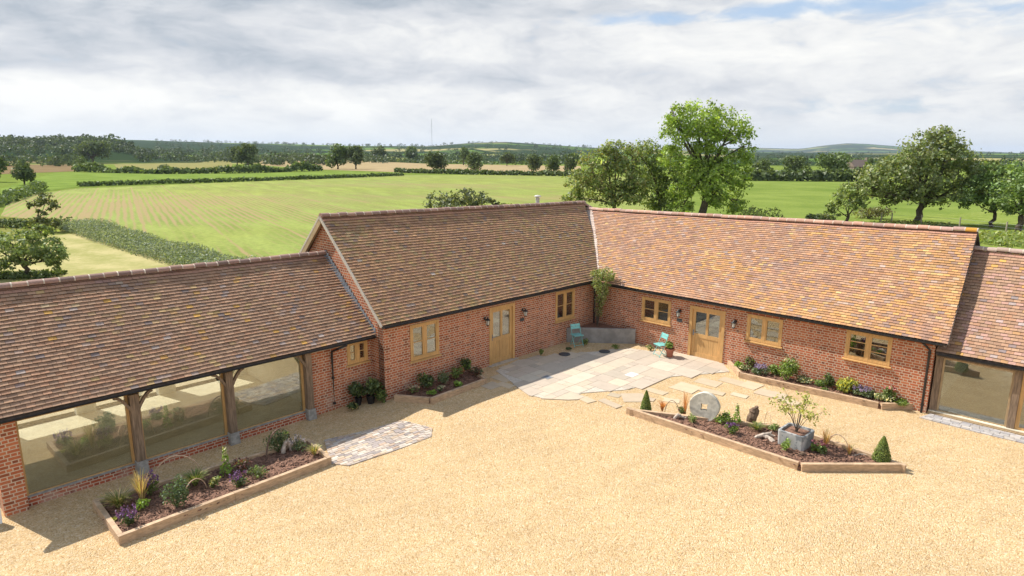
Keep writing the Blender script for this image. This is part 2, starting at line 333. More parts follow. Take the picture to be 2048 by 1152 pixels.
# ------------------------------------------------------------------ roofs
def lownoise(x, y, seed):
    r = np.random.RandomState(seed); o = np.zeros_like(x)
    for i in range(7):
        fx, fy, ph = r.normal(0, 0.9), r.normal(0, 1.5), r.uniform(0, 6.28); o = o + np.sin(x * fx + y * fy + ph)
    return o / 2.6
def tile_roof(P00, P10, P01, P11, pal, rare, seed, gauge=0.112, width=0.17, step=0.024, lich=None):
    """plain clay tiles laid in courses on the patch eave P00-P10, ridge P01-P11; every tile is a real step"""
    r = np.random.RandomState(seed); P00, P10, P01, P11 = [np.array(p, float) for p in (P00, P10, P01, P11)]
    L = np.linalg.norm((P01 + P11 - P00 - P10) / 2); nr = int(round(L / gauge))
    nrm = np.cross(P10 - P00, (P01 - P00)); nrm /= np.linalg.norm(nrm); nrm = nrm if nrm[2] > 0 else -nrm
    xl = lambda v: P00[0] + (P01[0] - P00[0]) * v
    xr = lambda v: P10[0] + (P11[0] - P10[0]) * v
    pal = np.array(pal); VV = []; CC = []
    for i in range(nr):
        v = (i + 0.5) / nr; a, b_ = xl(v), xr(v); off = (i % 2) * width / 2 + r.uniform(-0.01, 0.01)
        k = np.arange(math.floor((a - off) / width), math.ceil((b_ - off) / width) + 1)
        x0 = np.clip(k * width + off + 0.0025, a, b_); x1 = np.clip((k + 1) * width + off - 0.0025, a, b_); ok = x1 - x0 > 0.02; x0, x1 = x0[ok], x1[ok]; N = len(x0)
        jl = r.normal(0, 0.003, N) / L; h = step + np.abs(r.normal(0, 0.0025, N)); tl = r.normal(0, 0.0015, N)
        def pt(x, vv, hh):
            fx = ((x - xl(vv)) / (xr(vv) - xl(vv)))[:, None]; vv = vv[:, None]
            p = (P00 * (1 - fx) + P10 * fx) * (1 - vv) + (P01 * (1 - fx) + P11 * fx) * vv
            und = 0.010 * np.sin(x * 1.3 + seed) * np.sin(vv[:, 0] * 5 + seed) + 0.006 * np.sin(x * 3.7 + vv[:, 0] * 9)
            return p + nrm * (hh + und)[:, None]
        va = np.clip(i / nr + jl, 0, 1); vb = np.full(N, (i + 1.25) / nr)
        vb = np.minimum(vb, 1.0); top = pt(x0, va, h + tl), pt(x1, va, h - tl), pt(x1, vb, 0 * h), pt(x0, vb, 0 * h)
        vu = va + 0.022 / L; bot = pt(x0, vu, 0 * h - 0.012), pt(x1, vu, 0 * h - 0.012)      # the tail is undercut, leaving a real gap
        VV.append(np.stack([top[0], top[1], top[2], top[3], bot[0], bot[1]], 1))
        xm = (x0 + x1) / 2; ln = lownoise(xm, np.full(N, v * L), seed)
        q = np.clip(r.uniform(0, 1, N) + 0.14 * lownoise(xm * 1.9, np.full(N, v * L * 1.7), seed + 9), 0, 0.999)
        col = pal[(q * len(pal)).astype(int)] * (1 + r.normal(0, 0.075, N))[:, None]
        for (c, pr, sens, gx, gv) in rare:
            pz = pr * np.exp(sens * ln) * (1 + gx * ((xm - P00[0]) / (P10[0] - P00[0]))) * (1 + gv * (1 - v))
            hit = r.uniform(0, 1, N) < pz; mixk = r.uniform(0.25, 0.85, N)[:, None]
            col = np.where(hit[:, None], col * (1 - mixk) + np.array(c) * (1 + r.normal(0, 0.15, N))[:, None] * mixk, col)
        if i >= nr - 2: col = col * 0.4 + pal.mean(0) * np.array([0.70, 0.62, 0.72])
        CC.append(np.clip(col, 0.01, 0.9))
    V = np.concatenate(VV); N = len(V); mb = MB(); mb.v.append(V.reshape(-1, 3)); mb.nv = 6 * N
    b6 = (np.arange(N) * 6)[:, None]
    F1 = b6 + np.array([0, 1, 2, 3]); F2 = b6 + np.array([4, 5, 1, 0])
    mb.f += [tuple(q) for q in np.concatenate([F1, F2]).tolist()]; c = np.concatenate(CC) * 1.3; mb.c.append(np.vstack([c, c * 0.08 + 0.012])); return mb  # tail faces near-black: edge dirt plus the course shadow put into the colour
def ridge_tiles(p0, p1, pal, seed, rad=0.115, ln=0.32, lichen_end=False):
    r = np.random.RandomState(seed); p0, p1 = np.array(p0, float), np.array(p1, float); L = np.linalg.norm(p1 - p0); N = int(L / ln); d = (p1 - p0) / L
    sx = np.cross(d, (0, 0, 1.0)); sx /= np.linalg.norm(sx); up = np.cross(sx, d); mb = MB(); K = 9
    def seg(a, b_, rr, col, dz=0):
        V = []
        for q in (a, b_):
            for i in range(K):
                g = math.pi * (-0.06 + 1.12 * i / (K - 1)); V.append(p0 + d * q + sx * rr * 1.02 * math.cos(g) + up * (rr * 0.8 * math.sin(g) + dz))
        mb.add(V, [(i, i + 1, K + i + 1, K + i) for i in range(K - 1)] + [tuple(range(K)), tuple(range(K, 2 * K))[::-1]], col)
    for k in range(N):
        a = L * k / N; b_ = L * (k + 1) / N; dz = r.normal(0, 0.006)
        c = np.array(pal[r.randint(len(pal))]) * (1 + r.normal(0, 0.12))
        if lichen_end and k == N - 1: c = np.array((0.50, 0.25, 0.04))
        seg(a + 0.014, b_ - 0.014, rad, np.clip(c, 0, 1), dz)
        seg(b_ - 0.016, b_ + 0.016, rad * 0.985, np.array((0.56, 0.48, 0.39)) * (1 + r.normal(0, 0.1)), dz)
    return mb
PAL_L = [(0.261, 0.155, 0.099), (0.280, 0.165, 0.104), (0.300, 0.175, 0.109), (0.272, 0.168, 0.109), (0.321, 0.193, 0.119), (0.254, 0.155, 0.101), (0.306, 0.189, 0.119), (0.292, 0.161, 0.097)]
RARE_L = [((0.46, 0.25, 0.045), 0.012, 1.3, 0, 0.2), ((0.29, 0.245, 0.225), 0.022, 0.4, 0, 0), ((0.15, 0.125, 0.125), 0.03, 0.6, 0, 0), ((0.33, 0.225, 0.10), 0.05, 0.9, 0, 0)]
PAL_M = [(0.322, 0.177, 0.100), (0.311, 0.176, 0.104), (0.347, 0.196, 0.105), (0.298, 0.165, 0.099), (0.337, 0.199, 0.108), (0.358, 0.204, 0.107), (0.320, 0.184, 0.105), (0.289, 0.165, 0.103)]
RARE_M = [((0.32, 0.215, 0.085), 0.10, 1.1, 0.2, 0), ((0.28, 0.21, 0.105), 0.14, 0.9, 0, 0), ((0.29, 0.25, 0.22), 0.014, 0.3, 0, 0), ((0.17, 0.125, 0.11), 0.06, 0.6, 0, 0), ((0.36, 0.20, 0.11), 0.05, 0.8, 0.5, 0)]
PAL_R = [(0.309, 0.173, 0.107), (0.329, 0.180, 0.107), (0.289, 0.159, 0.103), (0.344, 0.203, 0.126), (0.279, 0.158, 0.107), (0.323, 0.194, 0.128), (0.350, 0.185, 0.101), (0.263, 0.155, 0.110)]
RARE_R = [((0.42, 0.225, 0.075), 0.09, 1.0, 2.0, 0.7), ((0.38, 0.195, 0.10), 0.07, 0.7, 0.6, 0), ((0.34, 0.26, 0.22), 0.045, 0.4, 0, 0), ((0.23, 0.16, 0.14), 0.08, 0.6, 0.2, 0), ((0.43, 0.29, 0.12), 0.05, 0.8, 0, 0)]
PAL_R2 = [tuple(np.array(c) * 1.02) for c in PAL_L] + [(0.34, 0.20, 0.155), (0.31, 0.18, 0.135)]
RARE_R2 = [((0.46, 0.25, 0.06), 0.05, 1.0, 0, 0.6), ((0.31, 0.26, 0.25), 0.05, 0.4, 0, 0), ((0.15, 0.125, 0.13), 0.05, 0.6, 0, 0)]
RIDGE_PAL = [(0.27, 0.165, 0.135), (0.30, 0.19, 0.155), (0.235, 0.155, 0.13), (0.33, 0.205, 0.155)]

# ------------------------------------------------------------------ walls, windows, doors (barn frame: x along the wall, -y out of the front wall, z up)
def wall(x0, x1, yf, th, z0, z1, openings):
    """front face at y=yf, thickness th to +y, with real openings (x0,x1,z0,z1)"""
    xs = sorted({x0, x1} | {o[0] for o in openings} | {o[1] for o in openings}); zs = sorted({z0, z1} | {o[2] for o in openings} | {o[3] for o in openings})
    xs = [x for x in xs if x0 <= x <= x1]; zs = [z for z in zs if z0 <= z <= z1]; mb = MB()
    for i in range(len(xs) - 1):
        for j in range(len(zs) - 1):
            cx, cz = (xs[i] + xs[i + 1]) / 2, (zs[j] + zs[j + 1]) / 2
            if any(o[0] < cx < o[1] and o[2] < cz < o[3] for o in openings): continue
            a, b_, c, d = xs[i], xs[i + 1], zs[j], zs[j + 1]
            mb.add([(a, yf, c), (b_, yf, c), (b_, yf, d), (a, yf, d)], [(0, 1, 2, 3)])
            mb.add([(a, yf + th, c), (b_, yf + th, c), (b_, yf + th, d), (a, yf + th, d)], [(3, 2, 1, 0)])
    for (a, b_, c, d) in openings:
        y0, y1 = yf, yf + th
        mb.add([(a, y0, c), (a, y1, c), (a, y1, d), (a, y0, d)], [(0, 1, 2, 3)]); mb.add([(b_, y0, c), (b_, y1, c), (b_, y1, d), (b_, y0, d)], [(3, 2, 1, 0)])
        mb.add([(a, y0, c), (b_, y0, c), (b_, y1, c), (a, y1, c)], [(0, 1, 2, 3)]); mb.add([(a, y0, d), (b_, y0, d), (b_, y1, d), (a, y1, d)], [(3, 2, 1, 0)])
    for x in (x0, x1): mb.add([(x, yf, z0), (x, yf + th, z0), (x, yf + th, z1), (x, yf, z1)], [(0, 1, 2, 3)])
    mb.add([(x0, yf, z1), (x1, yf, z1), (x1, yf + th, z1), (x0, yf + th, z1)], [(0, 1, 2, 3)]); return mb
def casement(parent, x0, x1, z0, z1, yf, bars, lights=2):
    """two-light oak casement: frame with mullion, sashes, glazing bars; sill and panes are sub-parts"""
    f = MB(); fr = 0.075; y0, y1 = yf - 0.022, yf + 0.075
    f.box(x0, x0 + fr, y0, y1, z0, z1); f.box(x1 - fr, x1, y0, y1, z0, z1)
    f.box(x0 + fr, x1 - fr, y0 + .002, y1, z1 - fr, z1); f.box(x0 + fr, x1 - fr, y0 + .002, y1, z0, z0 + fr)
    mw = 0.085; xm = (x0 + x1) / 2; f.box(xm - mw / 2, xm + mw / 2, y0 + .004, y1, z0 + fr, z1 - fr); panes = []
    for a, b_ in ((x0 + fr, xm - mw / 2), (xm + mw / 2, x1 - fr)):
        s = 0.045; ya, yb = yf - 0.008, yf + 0.05; c, d = z0 + fr, z1 - fr
        f.box(a, a + s, ya, yb, c, d); f.box(b_ - s, b_, ya, yb, c, d); f.box(a + s, b_ - s, ya, yb, c, c + s); f.box(a + s, b_ - s, ya, yb, d - s, d)
        for k in range(bars):
            zz = c + s + (d - c - 2 * s) * (k + 1) / (bars + 1); f.box(a + s, b_ - s, ya + .006, yb - .01, zz - 0.011, zz + 0.011)
        panes.append((a + s, b_ - s, c + s, d - s))
    wd = f.build('window', OAK, parent)
    for k, (a, b_, c, d) in enumerate(panes): MB().box(a, b_, yf + 0.022 + 0.0 * k, yf + 0.028, c, d).build('pane', GLASS, wd)
    MB().add([(x0 - .05, yf - .075, z0 - .055), (x1 + .05, yf - .075, z0 - .055), (x1 + .05, yf + .06, z0 - .055), (x0 - .05, yf + .06, z0 - .055),
              (x0 - .05, yf - .075, z0 - .02), (x1 + .05, yf - .075, z0 - .02), (x1 + .05, yf + .06, z0 - .003), (x0 - .05, yf + .06, z0 - .003)],
             [(0, 1, 2, 3), (4, 5, 6, 7), (0, 1, 5, 4), (1, 2, 6, 5), (2, 3, 7, 6), (3, 0, 4, 7)]).build('sill', OAK, wd)
    return wd
def half_glazed_door(parent, x0, x1, z0, z1, yf, handle_right):
    f = MB(); fr = 0.11; y0, y1 = yf - 0.025, yf + 0.10
    f.box(x0, x0 + fr, y0, y1, z0, z1); f.box(x1 - fr, x1, y0, y1, z0, z1); f.box(x0 + fr, x1 - fr, y0 + .002, y1, z1 - fr, z1)
    fo = f.build('door_frame', OAK, parent)
    a, b_, c, d = x0 + fr + .004, x1 - fr - .004, z0 + .03, z1 - fr - .004; ya, yb = yf + 0.03, yf + 0.085; st = 0.11; zm = c + (d - c) * 0.45
    g = MB(); g.box(a, a + st, ya, yb, c, d); g.box(b_ - st, b_, ya, yb, c, d); g.box(a + st, b_ - st, ya, yb, c, c + .16); g.box(a + st, b_ - st, ya, yb, zm - .07, zm + .07); g.box(a + st, b_ - st, ya, yb, d - .1, d)
    xm = (a + b_) / 2; g.box(xm - .05, xm + .05, ya + .003, yb, zm + .07, d - .1)
    dr = g.build('door', OAK, parent)
    pn = MB(); nb = 5
    for k in range(nb):
        p, q = a + st + (b_ - a - 2 * st) * k / nb, a + st + (b_ - a - 2 * st) * (k + 1) / nb; pn.box(p + .003, q - .003, ya + .016, yb - .016, c + .16, zm - .07)
    pn.build('door_panel', OAK, dr)
    for p, q in ((a + st, xm - .05), (xm + .05, b_ - st)): MB().box(p, q, yf + .055, yf + .061, zm + .07, d - .1).build('pane', GLASS, dr)
    hx = b_ - st / 2 if handle_right else a + st / 2
    hn = MB(); hn.box(hx - .02, hx + .02, ya - .012, ya + .001, zm - .02, zm + .20); hn.tube([(hx, ya - .012, zm + .1), (hx, ya - .055, zm + .1), (hx + (-.11 if handle_right else .11), ya - .06, zm + .1)], .011, 6); hn.build('handle', LEAD, dr)
    MB().box(x0 - .08, x1 + .08, yf - .16, yf + .12, z0 - .10, z0 + .025).build('doorstep', m_step, parent)
m_step = m_plain('step_stone', (0.44, 0.38, 0.31), 0.85, 0.25, 6, bmp=0.4)
def gutter(parent, pts, r=0.055):
    pts = [np.array(p, float) for p in pts]; mb = MB(); K = 7; d = pts[-1] - pts[0]; d /= np.linalg.norm(d); sx = np.cross(d, (0, 0, 1.0)); sx /= np.linalg.norm(sx); V = []
    for rr in (r, r - 0.008):
        for p in pts:
            for i in range(K): g = math.pi * (1 + i / (K - 1)); V.append(p + sx * rr * math.cos(g) + np.array((0, 0, 1)) * rr * math.sin(g))
    M_ = len(pts); Fc = [(o + j * K + i, o + j * K + i + 1, o + (j + 1) * K + i + 1, o + (j + 1) * K + i) for o in (0, M_ * K) for j in range(M_ - 1) for i in range(K - 1)]
    Fc += [(j * K + e, (j + 1) * K + e, M_ * K + (j + 1) * K + e, M_ * K + j * K + e) for j in range(M_ - 1) for e in (0, K - 1)]
    Fc += [tuple(range(K)), tuple((M_ - 1) * K + i for i in range(K))]
    mb.add(V, Fc); return mb.build('gutter', BLACK, parent)
def downpipe(parent, pts, r=0.034, shoe=None):
    mb = MB().tube(pts, r, 8); o = pts[-1]
    for z in np.arange(o[2] + 0.25, pts[-2][2] if len(pts) > 2 else pts[0][2], 0.8): mb.lathe([(r * 1.35, -0.03), (r * 1.35, 0.03)], (o[0], o[1], z), 8)
    return mb.build('downpipe', BLACK, parent)
def deck(parent, quads, th=0.05, name='roof_deck', mat=None):
    mb = MB()
    for q in quads: mb.slab(q, (0, 0, -th))
    return mb.build(name, mat or DECK, parent)
def off(p, d): return (p[0] + d[0], p[1] + d[1], p[2] + d[2])

# ------------------------------------------------------------------ middle barn  (local x = s, y = -t)
barn_m = thing('brick_barn', 'tallest brick barn, brown mossy roof with open gable, oak door between two windows', 'barn', A, AA, 'brick barn ranges round the courtyard')
SC = 10.63
opM = [(0.99, 2.145, 0.985, 2.165), (8.02, 9.19, 0.98, 2.17), (4.43, 5.72, -0.02, 2.15)]
MB_w = wall(0, SC, 0, 0.3, -0.4, 2.38, opM)
# left gable (x=0) and the rest of the shell
gx = 0.0
MB_w.add([(gx, 0, -.4), (gx, 6.26, -.4), (gx, 6.26, 2.25), (gx, 3.13, 5.30), (gx, 0, 2.38)], [(0, 1, 2, 3, 4)])
MB_w.add([(gx + .3, 0.3, -.4), (gx + .3, 6.26, -.4), (gx + .3, 6.26, 2.25), (gx + .3, 3.13, 5.28), (gx + .3, 0.3, 2.6)], [(4, 3, 2, 1, 0)])
MB_w.box(0.3, 16.7, 6.0, 6.26, -.4, 2.28)
MB_w.build('wall', BRICK, barn_m)
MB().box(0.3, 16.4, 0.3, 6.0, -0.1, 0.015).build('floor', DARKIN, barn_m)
VS = -0.16   # verge overhang
e0, e1, r0, r1 = (VS, -0.19, 2.40), (10.95, -0.19, 2.36), (VS, 3.13, 5.44), (13.62, 3.13, 5.20)
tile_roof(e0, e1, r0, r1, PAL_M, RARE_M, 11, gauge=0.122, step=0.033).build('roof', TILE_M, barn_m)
rr0, rr1 = (VS, 6.45, 2.38), (16.8, 6.45, 2.2); hp = (16.7, 0.1, 2.35)
dz = (0, 0, -0.06)
deck(barn_m, [[off(e0, (.02, .02, -.06)), off(e1, (0, .02, -.06)), off(r1, dz), off(r0, (.02, 0, -.02))], [off(r0, (.02, 0, -.02)), off(r1, dz), rr1, off(rr0, (.02, 0, 0))], [off(r1, dz), (15.2, 1.56, 3.75), (15.2, 4.7, 3.75)]])
hip = MB(); hip.add([r1, (15.0, 1.75, 3.86), (15.0, 4.55, 3.86)], [(0, 1, 2)], (0.25, 0.13, 0.10)); hip.build('hip', TILE_M, barn_m)
ridge_tiles(off(r0, (0, 0, .015)), off(r1, (0, 0, .015)), RIDGE_PAL, 3).build('ridge_tiles', m_attr('ridge_tile', 0.85, 0.3, 18), barn_m)
ridge_tiles(off(r1, (-.1, 0, .01)), (14.6, 2.1, 4.28), RIDGE_PAL, 4, rad=0.1).build('hip_tiles', bpy.data.materials['ridge_tile'], barn_m)
# verge: mortar fillet on the front slope, oak barge board and soffit on the rear slope
def along(p, q, f): return tuple(np.array(p) * (1 - f) + np.array(q) * f)
MB().beam(off(e0, (-.012, 0, -.03)), off(r0, (-.012, 0, -.03)), 0.045, 0.085).build('verge', MORTAR, barn_m)
bb = MB(); bb.beam(off(r0, (-.02, 0, -.12)), off(rr0, (-.02, 0, -.12)), 0.03, 0.22); bb.beam((VS / 2, 3.13, 5.33), (VS / 2, 6.45, 2.27), 0.16, 0.03); bb.build('barge_board', OAKP, barn_m)
MB().beam(off(r0, (-.015, 0, -.0)), off(rr0, (-.015, 0, -.0)), 0.05, 0.07).build('verge', MORTAR, barn_m)
casement(barn_m, 0.99, 2.145, 0.985, 2.165, 0.0, 1); casement(barn_m, 8.02, 9.19, 0.98, 2.17, 0.0, 1)
half_glazed_door(barn_m, 4.43, 5.72, 0.0, 2.15, 0.0, False)
gutter(barn_m, [(-0.05, -.215, 2.34), (5, -.215, 2.335), (10.55, -.215, 2.30)], 0.05)
downpipe(barn_m, [(10.42, -.215, 2.27), (10.42, -.10, 2.10), (10.45, -.07, 1.95), (10.45, -.07, 0.0)])
# steel flue rising behind the ridge
fl = MB(); fl.lathe([(.085, 5.0), (.085, 5.50), (.11, 5.51), (.11, 5.54), (.07, 5.55), (.07, 5.60), (.15, 5.605), (.155, 5.64), (.10, 5.68), (.02, 5.69)], (10.75, 3.5, -0.02), 14)
fl.build('flue', m_plain('flue_steel', (0.50, 0.48, 0.44), 0.45, 0.15, 9), barn_m, smooth=False)

# ------------------------------------------------------------------ right barn (local x = s, y = -t in its own frame)
barn_r = thing('brick_barn', 'brick barn under the long orange lichened roof, with oak door and three oak windows', 'barn', B, BA, 'brick barn ranges round the courtyard')
RL = -4.38
opR = [(-2.106, -0.809, 1.03, 1.97), (2.212, 3.449, 1.09, 2.03), (5.443, 6.732, 1.183, 2.09), (0.0, 1.402, -0.02, 1.963)]
w_ = wall(RL - .2, 7.83, 0, 0.3, -0.4, 2.22, opR)
w_.add([(7.83, 0, -.4), (7.83, 6.2, -.4), (7.83, 6.2, 2.2), (7.80, 3.05, 5.03), (7.83, 0, 2.22)], [(0, 1, 2, 3, 4)])
w_.add([(7.53, .3, -.4), (7.53, 6.2, -.4), (7.53, 6.2, 2.2), (7.5, 3.05, 5.0), (7.53, .3, 2.4)], [(4, 3, 2, 1, 0)])
w_.box(-10.7, 7.53, 5.95, 6.2, -.4, 2.2); w_.build('wall', BRICK, barn_r)
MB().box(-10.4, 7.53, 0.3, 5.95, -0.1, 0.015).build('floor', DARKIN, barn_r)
E0, E1, R0, R1 = (RL - .35, -0.17, 2.275), (8.14, -0.17, 2.225), (-7.62, 3.05, 4.90), (7.97, 3.05, 5.15)
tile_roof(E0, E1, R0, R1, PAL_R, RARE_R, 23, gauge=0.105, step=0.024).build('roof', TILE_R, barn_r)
Q1, Q0 = (8.10, 6.4, 2.2), (-10.8, 6.4, 2.1)
deck(barn_r, [[off(E0, (0, .02, -.06)), off(E1, (-.02, .02, -.06)), off(R1, (-.02, 0, -.06)), off(R0, dz)], [off(R0, dz), off(R1, (-.02, 0, -.02)), off(Q1, (-.02, 0, 0)), Q0]])
ridge_tiles(off(R0, (.28, 0, .015)), off(R1, (0, 0, .015)), [(0.43, 0.27, 0.21), (0.45, 0.26, 0.19), (0.40, 0.255, 0.21), (0.48, 0.29, 0.21)], 5, lichen_end=True).build('ridge_tiles', bpy.data.materials['ridge_tile'], barn_r)
MB().beam(off(E1, (.004, 0, -.035)), off(R1, (.004, 0, -.035)), 0.03, 0.05).beam(off(R1, (.004, 0, -.035)), off(Q1, (.004, 0, -.035)), 0.03, 0.05).build('verge', DECK, barn_r)
casement(barn_r, *opR[0], 0.0, 1); casement(barn_r, *opR[1], 0.0, 0); casement(barn_r, *opR[2], 0.0, 2)
half_glazed_door(barn_r, 0.0, 1.402, 0.0, 1.963, 0.0, False)
gutter(barn_r, [(RL + .25, -.20, 2.225), (2, -.20, 2.21), (8.02, -.20, 2.175)], 0.045)
downpipe(barn_r, [(7.55, -.20, 2.14), (7.62, -.09, 2.03), (7.72, -.07, 1.93), (7.72, -.07, 0.0)])
# pale valley where the two roofs meet: short courses of lighter tiles swept round the corner
va = MB(); rv = np.random.RandomState(4)
for k in range(40):
    f = k / 40; f2 = (k + 1) / 40
    p = along((RL - .02, -0.17, 2.29), (-7.36, 3.05, 4.94), f); q = along((RL - .02, -0.17, 2.29), (-7.36, 3.05, 4.94), f2)
    wd = 0.24 + 0.10 * math.sin(3.1 * f); c = np.array((0.52, 0.42, 0.36)) * (1 + rv.normal(0, .10)) if f > 0.12 else np.array((0.46, 0.29, 0.2))
    va.slab([off(p, (-.05, 0, .025)), off(p, (wd + rv.uniform(0, .1), 0.0, .03)), off(q, (wd + rv.uniform(0, .08), 0.0, .012)), off(q, (-.05, 0, .01))], (0, 0, -.02), c)
va.build('valley', bpy.data.materials['ridge_tile'], barn_r)

# ------------------------------------------------------------------ far right wing
barn_w = thing('brick_barn', 'lower glazed barn wing cut off by the right edge, beyond the orange roof', 'barn', B, BA, 'brick barn ranges round the courtyard')
WX0, WX1 = 7.86, 16.0
W0, W1, X0, X1 = (WX0, -0.02, 1.91), (WX1, -0.02, 1.95), (WX0, 3.05, 4.60), (WX1, 3.05, 4.62)
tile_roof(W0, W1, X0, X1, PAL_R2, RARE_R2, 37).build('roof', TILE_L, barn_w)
deck(barn_w, [[off(W0, (0, .02, -.06)), off(W1, (0, .02, -.06)), off(X1, dz), off(X0, dz)], [off(X0, dz), off(X1, dz), (WX1, 6.3, 1.8), (WX0, 6.3, 1.8)]])
ridge_tiles(off(X0, (.0, 0, .015)), off(X1, (0, 0, .015)), [(0.40, 0.30, 0.25), (0.43, 0.32, 0.26), (0.37, 0.27, 0.23)], 8).build('ridge_tiles', bpy.data.materials['ridge_tile'], barn_w)
wall(WX0 + .02, WX1, 5.9, .25, -.4, 1.9, [(8.8, 10.6, .1, 1.8), (11.4, 13.6, .1, 1.8)]).build('wall', BRICK, barn_w)  # both rear openings are an unseen addition that lights the wing's interior
fw = MB(); fw.box(WX0 + .01, WX1 - .2, .05, 5.9, -.1, .10); fw.build('floor', FLOOR, barn_w); MB().box(WX0 + .012, WX0 + .05, .3, 5.85, .10, 1.9).build('wall_lining', PLASTER, barn_w)
YW = 0.20
gutter(barn_w, [(WX0 + .06, -.045, 1.85), (WX1, -.045, 1.89)], 0.05)
MB().box(WX0, WX1, YW - .12, YW + .12, 1.74, 1.90).build('eaves_beam', OLDOAK, barn_w)
MB().box(WX0, WX1, YW - .16, YW + .10, -.05, 0.075).box(WX0, WX1, YW - .20, YW - .161, -.05, .045).build('sill_beam', OAKP, barn_w)
for x in (7.87, 9.71, 12.2, 14.4): MB().box(x, x + .17, YW - .10, YW + .10, 0.075, 1.74).build('post', OLDOAK, barn_w)
def fixed_light(parent, x0, x1, z0, z1, y, fr=0.05, mat=None):
    f = MB(); f.box(x0, x0 + fr, y - .035, y + .035, z0, z1); f.box(x1 - fr, x1, y - .035, y + .035, z0, z1); f.box(x0 + fr, x1 - fr, y - .033, y + .033, z0, z0 + fr); f.box(x0 + fr, x1 - fr, y - .033, y + .033, z1 - fr, z1)
    fo = f.build('window', mat or OAKP, parent); MB().box(x0 + fr, x1 - fr, y - .004, y + .004, z0 + fr, z1 - fr).build('pane', GLASS, fo); return fo
fixed_light(barn_w, 8.045, 9.705, 0.08, 1.738, YW - .02); fixed_light(barn_w, 9.885, 12.195, 0.08, 1.738, YW - .02, 0.09, OAK); fixed_light(barn_w, 12.375, 14.395, 0.08, 1.738, YW - .02)

# ------------------------------------------------------------------ left barn: glazed cart shed (frame: origin at inner corner, x along, local y = -t')
LO = Mw(0, -0.70, 0); LA = AA + 0.016
barn_l = thing('brick_barn', 'low brick cart shed in front at left with three big panes between oak posts', 'barn', LO, LA, 'brick barn ranges round the courtyard')
LX = -9.40; LG = -0.16
opL = [(-0.87, -0.14, 1.14, 1.84)]
rear_op = [(-8.7, -7.0, 0.0, 1.96), (-6.5, -4.8, 0.0, 1.96), (-4.3, -2.5, 0.0, 1.96)]
wl = wall(-2.12, -0.003, 0, 0.3, -0.5, 1.93, opL)
MB().box(LX, LX + 0.42, -0.16, 0.30, -.5, 1.98).build('pillar', BRICK_L, barn_l)
ge = MB(); ge.box(LX, LX + .3, .3, 4.6, -.5, 1.98)
ge.add([(LX, .3, 1.98), (LX, 4.9, 1.98), (LX, 2.45, 4.12)], [(0, 1, 2)]); ge.add([(LX + .3, .3, 1.98), (LX + .3, 4.9, 1.98), (LX + .3, 2.45, 4.12)], [(2, 1, 0)])
wl.build('wall', BRICK_L, barn_l); ge.build('gable', BRICK_L, barn_l)
wr = wall(LX, -0.003, 4.6, 0.3, -0.5, 2.0, rear_op); wr.build('rear_wall', PLASTER, barn_l)
MB().box(LX + .3, -.003, .3, 4.6, -.3, 0.015).build('floor', FLOOR, barn_l)
MB().box(-2.0, -1.9, 0.3, 4.6, 0.015, 2.1).build('partition', PLASTER, barn_l); MB().box(LX + .301, LX + .33, .3, 4.6, 0.015, 2.2).build('wall_lining', PLASTER, barn_l)
MB().box(LX + .33, -.003, 0.32, 4.58, 2.12, 2.16).build('ceiling', PLASTER, barn_l)
le0, le1, lr0, lr1 = (-9.62, -0.30, 2.06), (-0.004, -0.30, 1.985), (-9.62, 2.45, 4.34), (-0.004, 2.45, 4.22)
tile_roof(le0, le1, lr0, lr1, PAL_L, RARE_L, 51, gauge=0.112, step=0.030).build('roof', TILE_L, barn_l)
deck(barn_l, [[off(le0, (.02, .02, -.06)), off(le1, (0, .02, -.06)), off(lr1, dz), off(lr0, (.02, 0, -.02))], [off(lr0, (.02, 0, -.02)), off(lr1, dz), (-.004, 5.2, 1.9), (-9.60, 5.2, 1.9)]])
ridge_tiles(off(lr0, (0, 0, .015)), off(lr1, (0, 0, .015)), RIDGE_PAL, 6).build('ridge_tiles', bpy.data.materials['ridge_tile'], barn_l)
MB().beam(off(le0, (-.012, 0, -.03)), off(lr0, (-.012, 0, -.03)), 0.045, 0.085).build('verge', MORTAR, barn_l)
gutter(barn_l, [(-9.6, -.325, 2.0), (-4.8, -.325, 1.965), (-.02, -.325, 1.92)], 0.034)
MB().box(LX + .42, -2.12, -.06, .12, 1.86, 2.0).build('eaves_beam', OLDOAK, barn_l)
casement(barn_l, *opL[0], 0.0, 1)
# stepped lead flashing against the gable of the middle barn
lf = MB(); ns = 24
for k in range(ns):
    p = np.array(along(le1, lr1, (k + 0.05) / ns)); q = np.array(along(le1, lr1, (k + 1.0) / ns))
    lf.box(-.018, -.004, p[1], q[1] + .01, p[2] - .02, q[2] + .12); lf.slab([(-.10, p[1], p[2] + .022), (-.018, p[1], p[2] + .025), (-.018, q[1], q[2] + .022), (-.10, q[1], q[2] + .018)], (0, 0, .006))
lf.build('flashing', LEAD, barn_l)
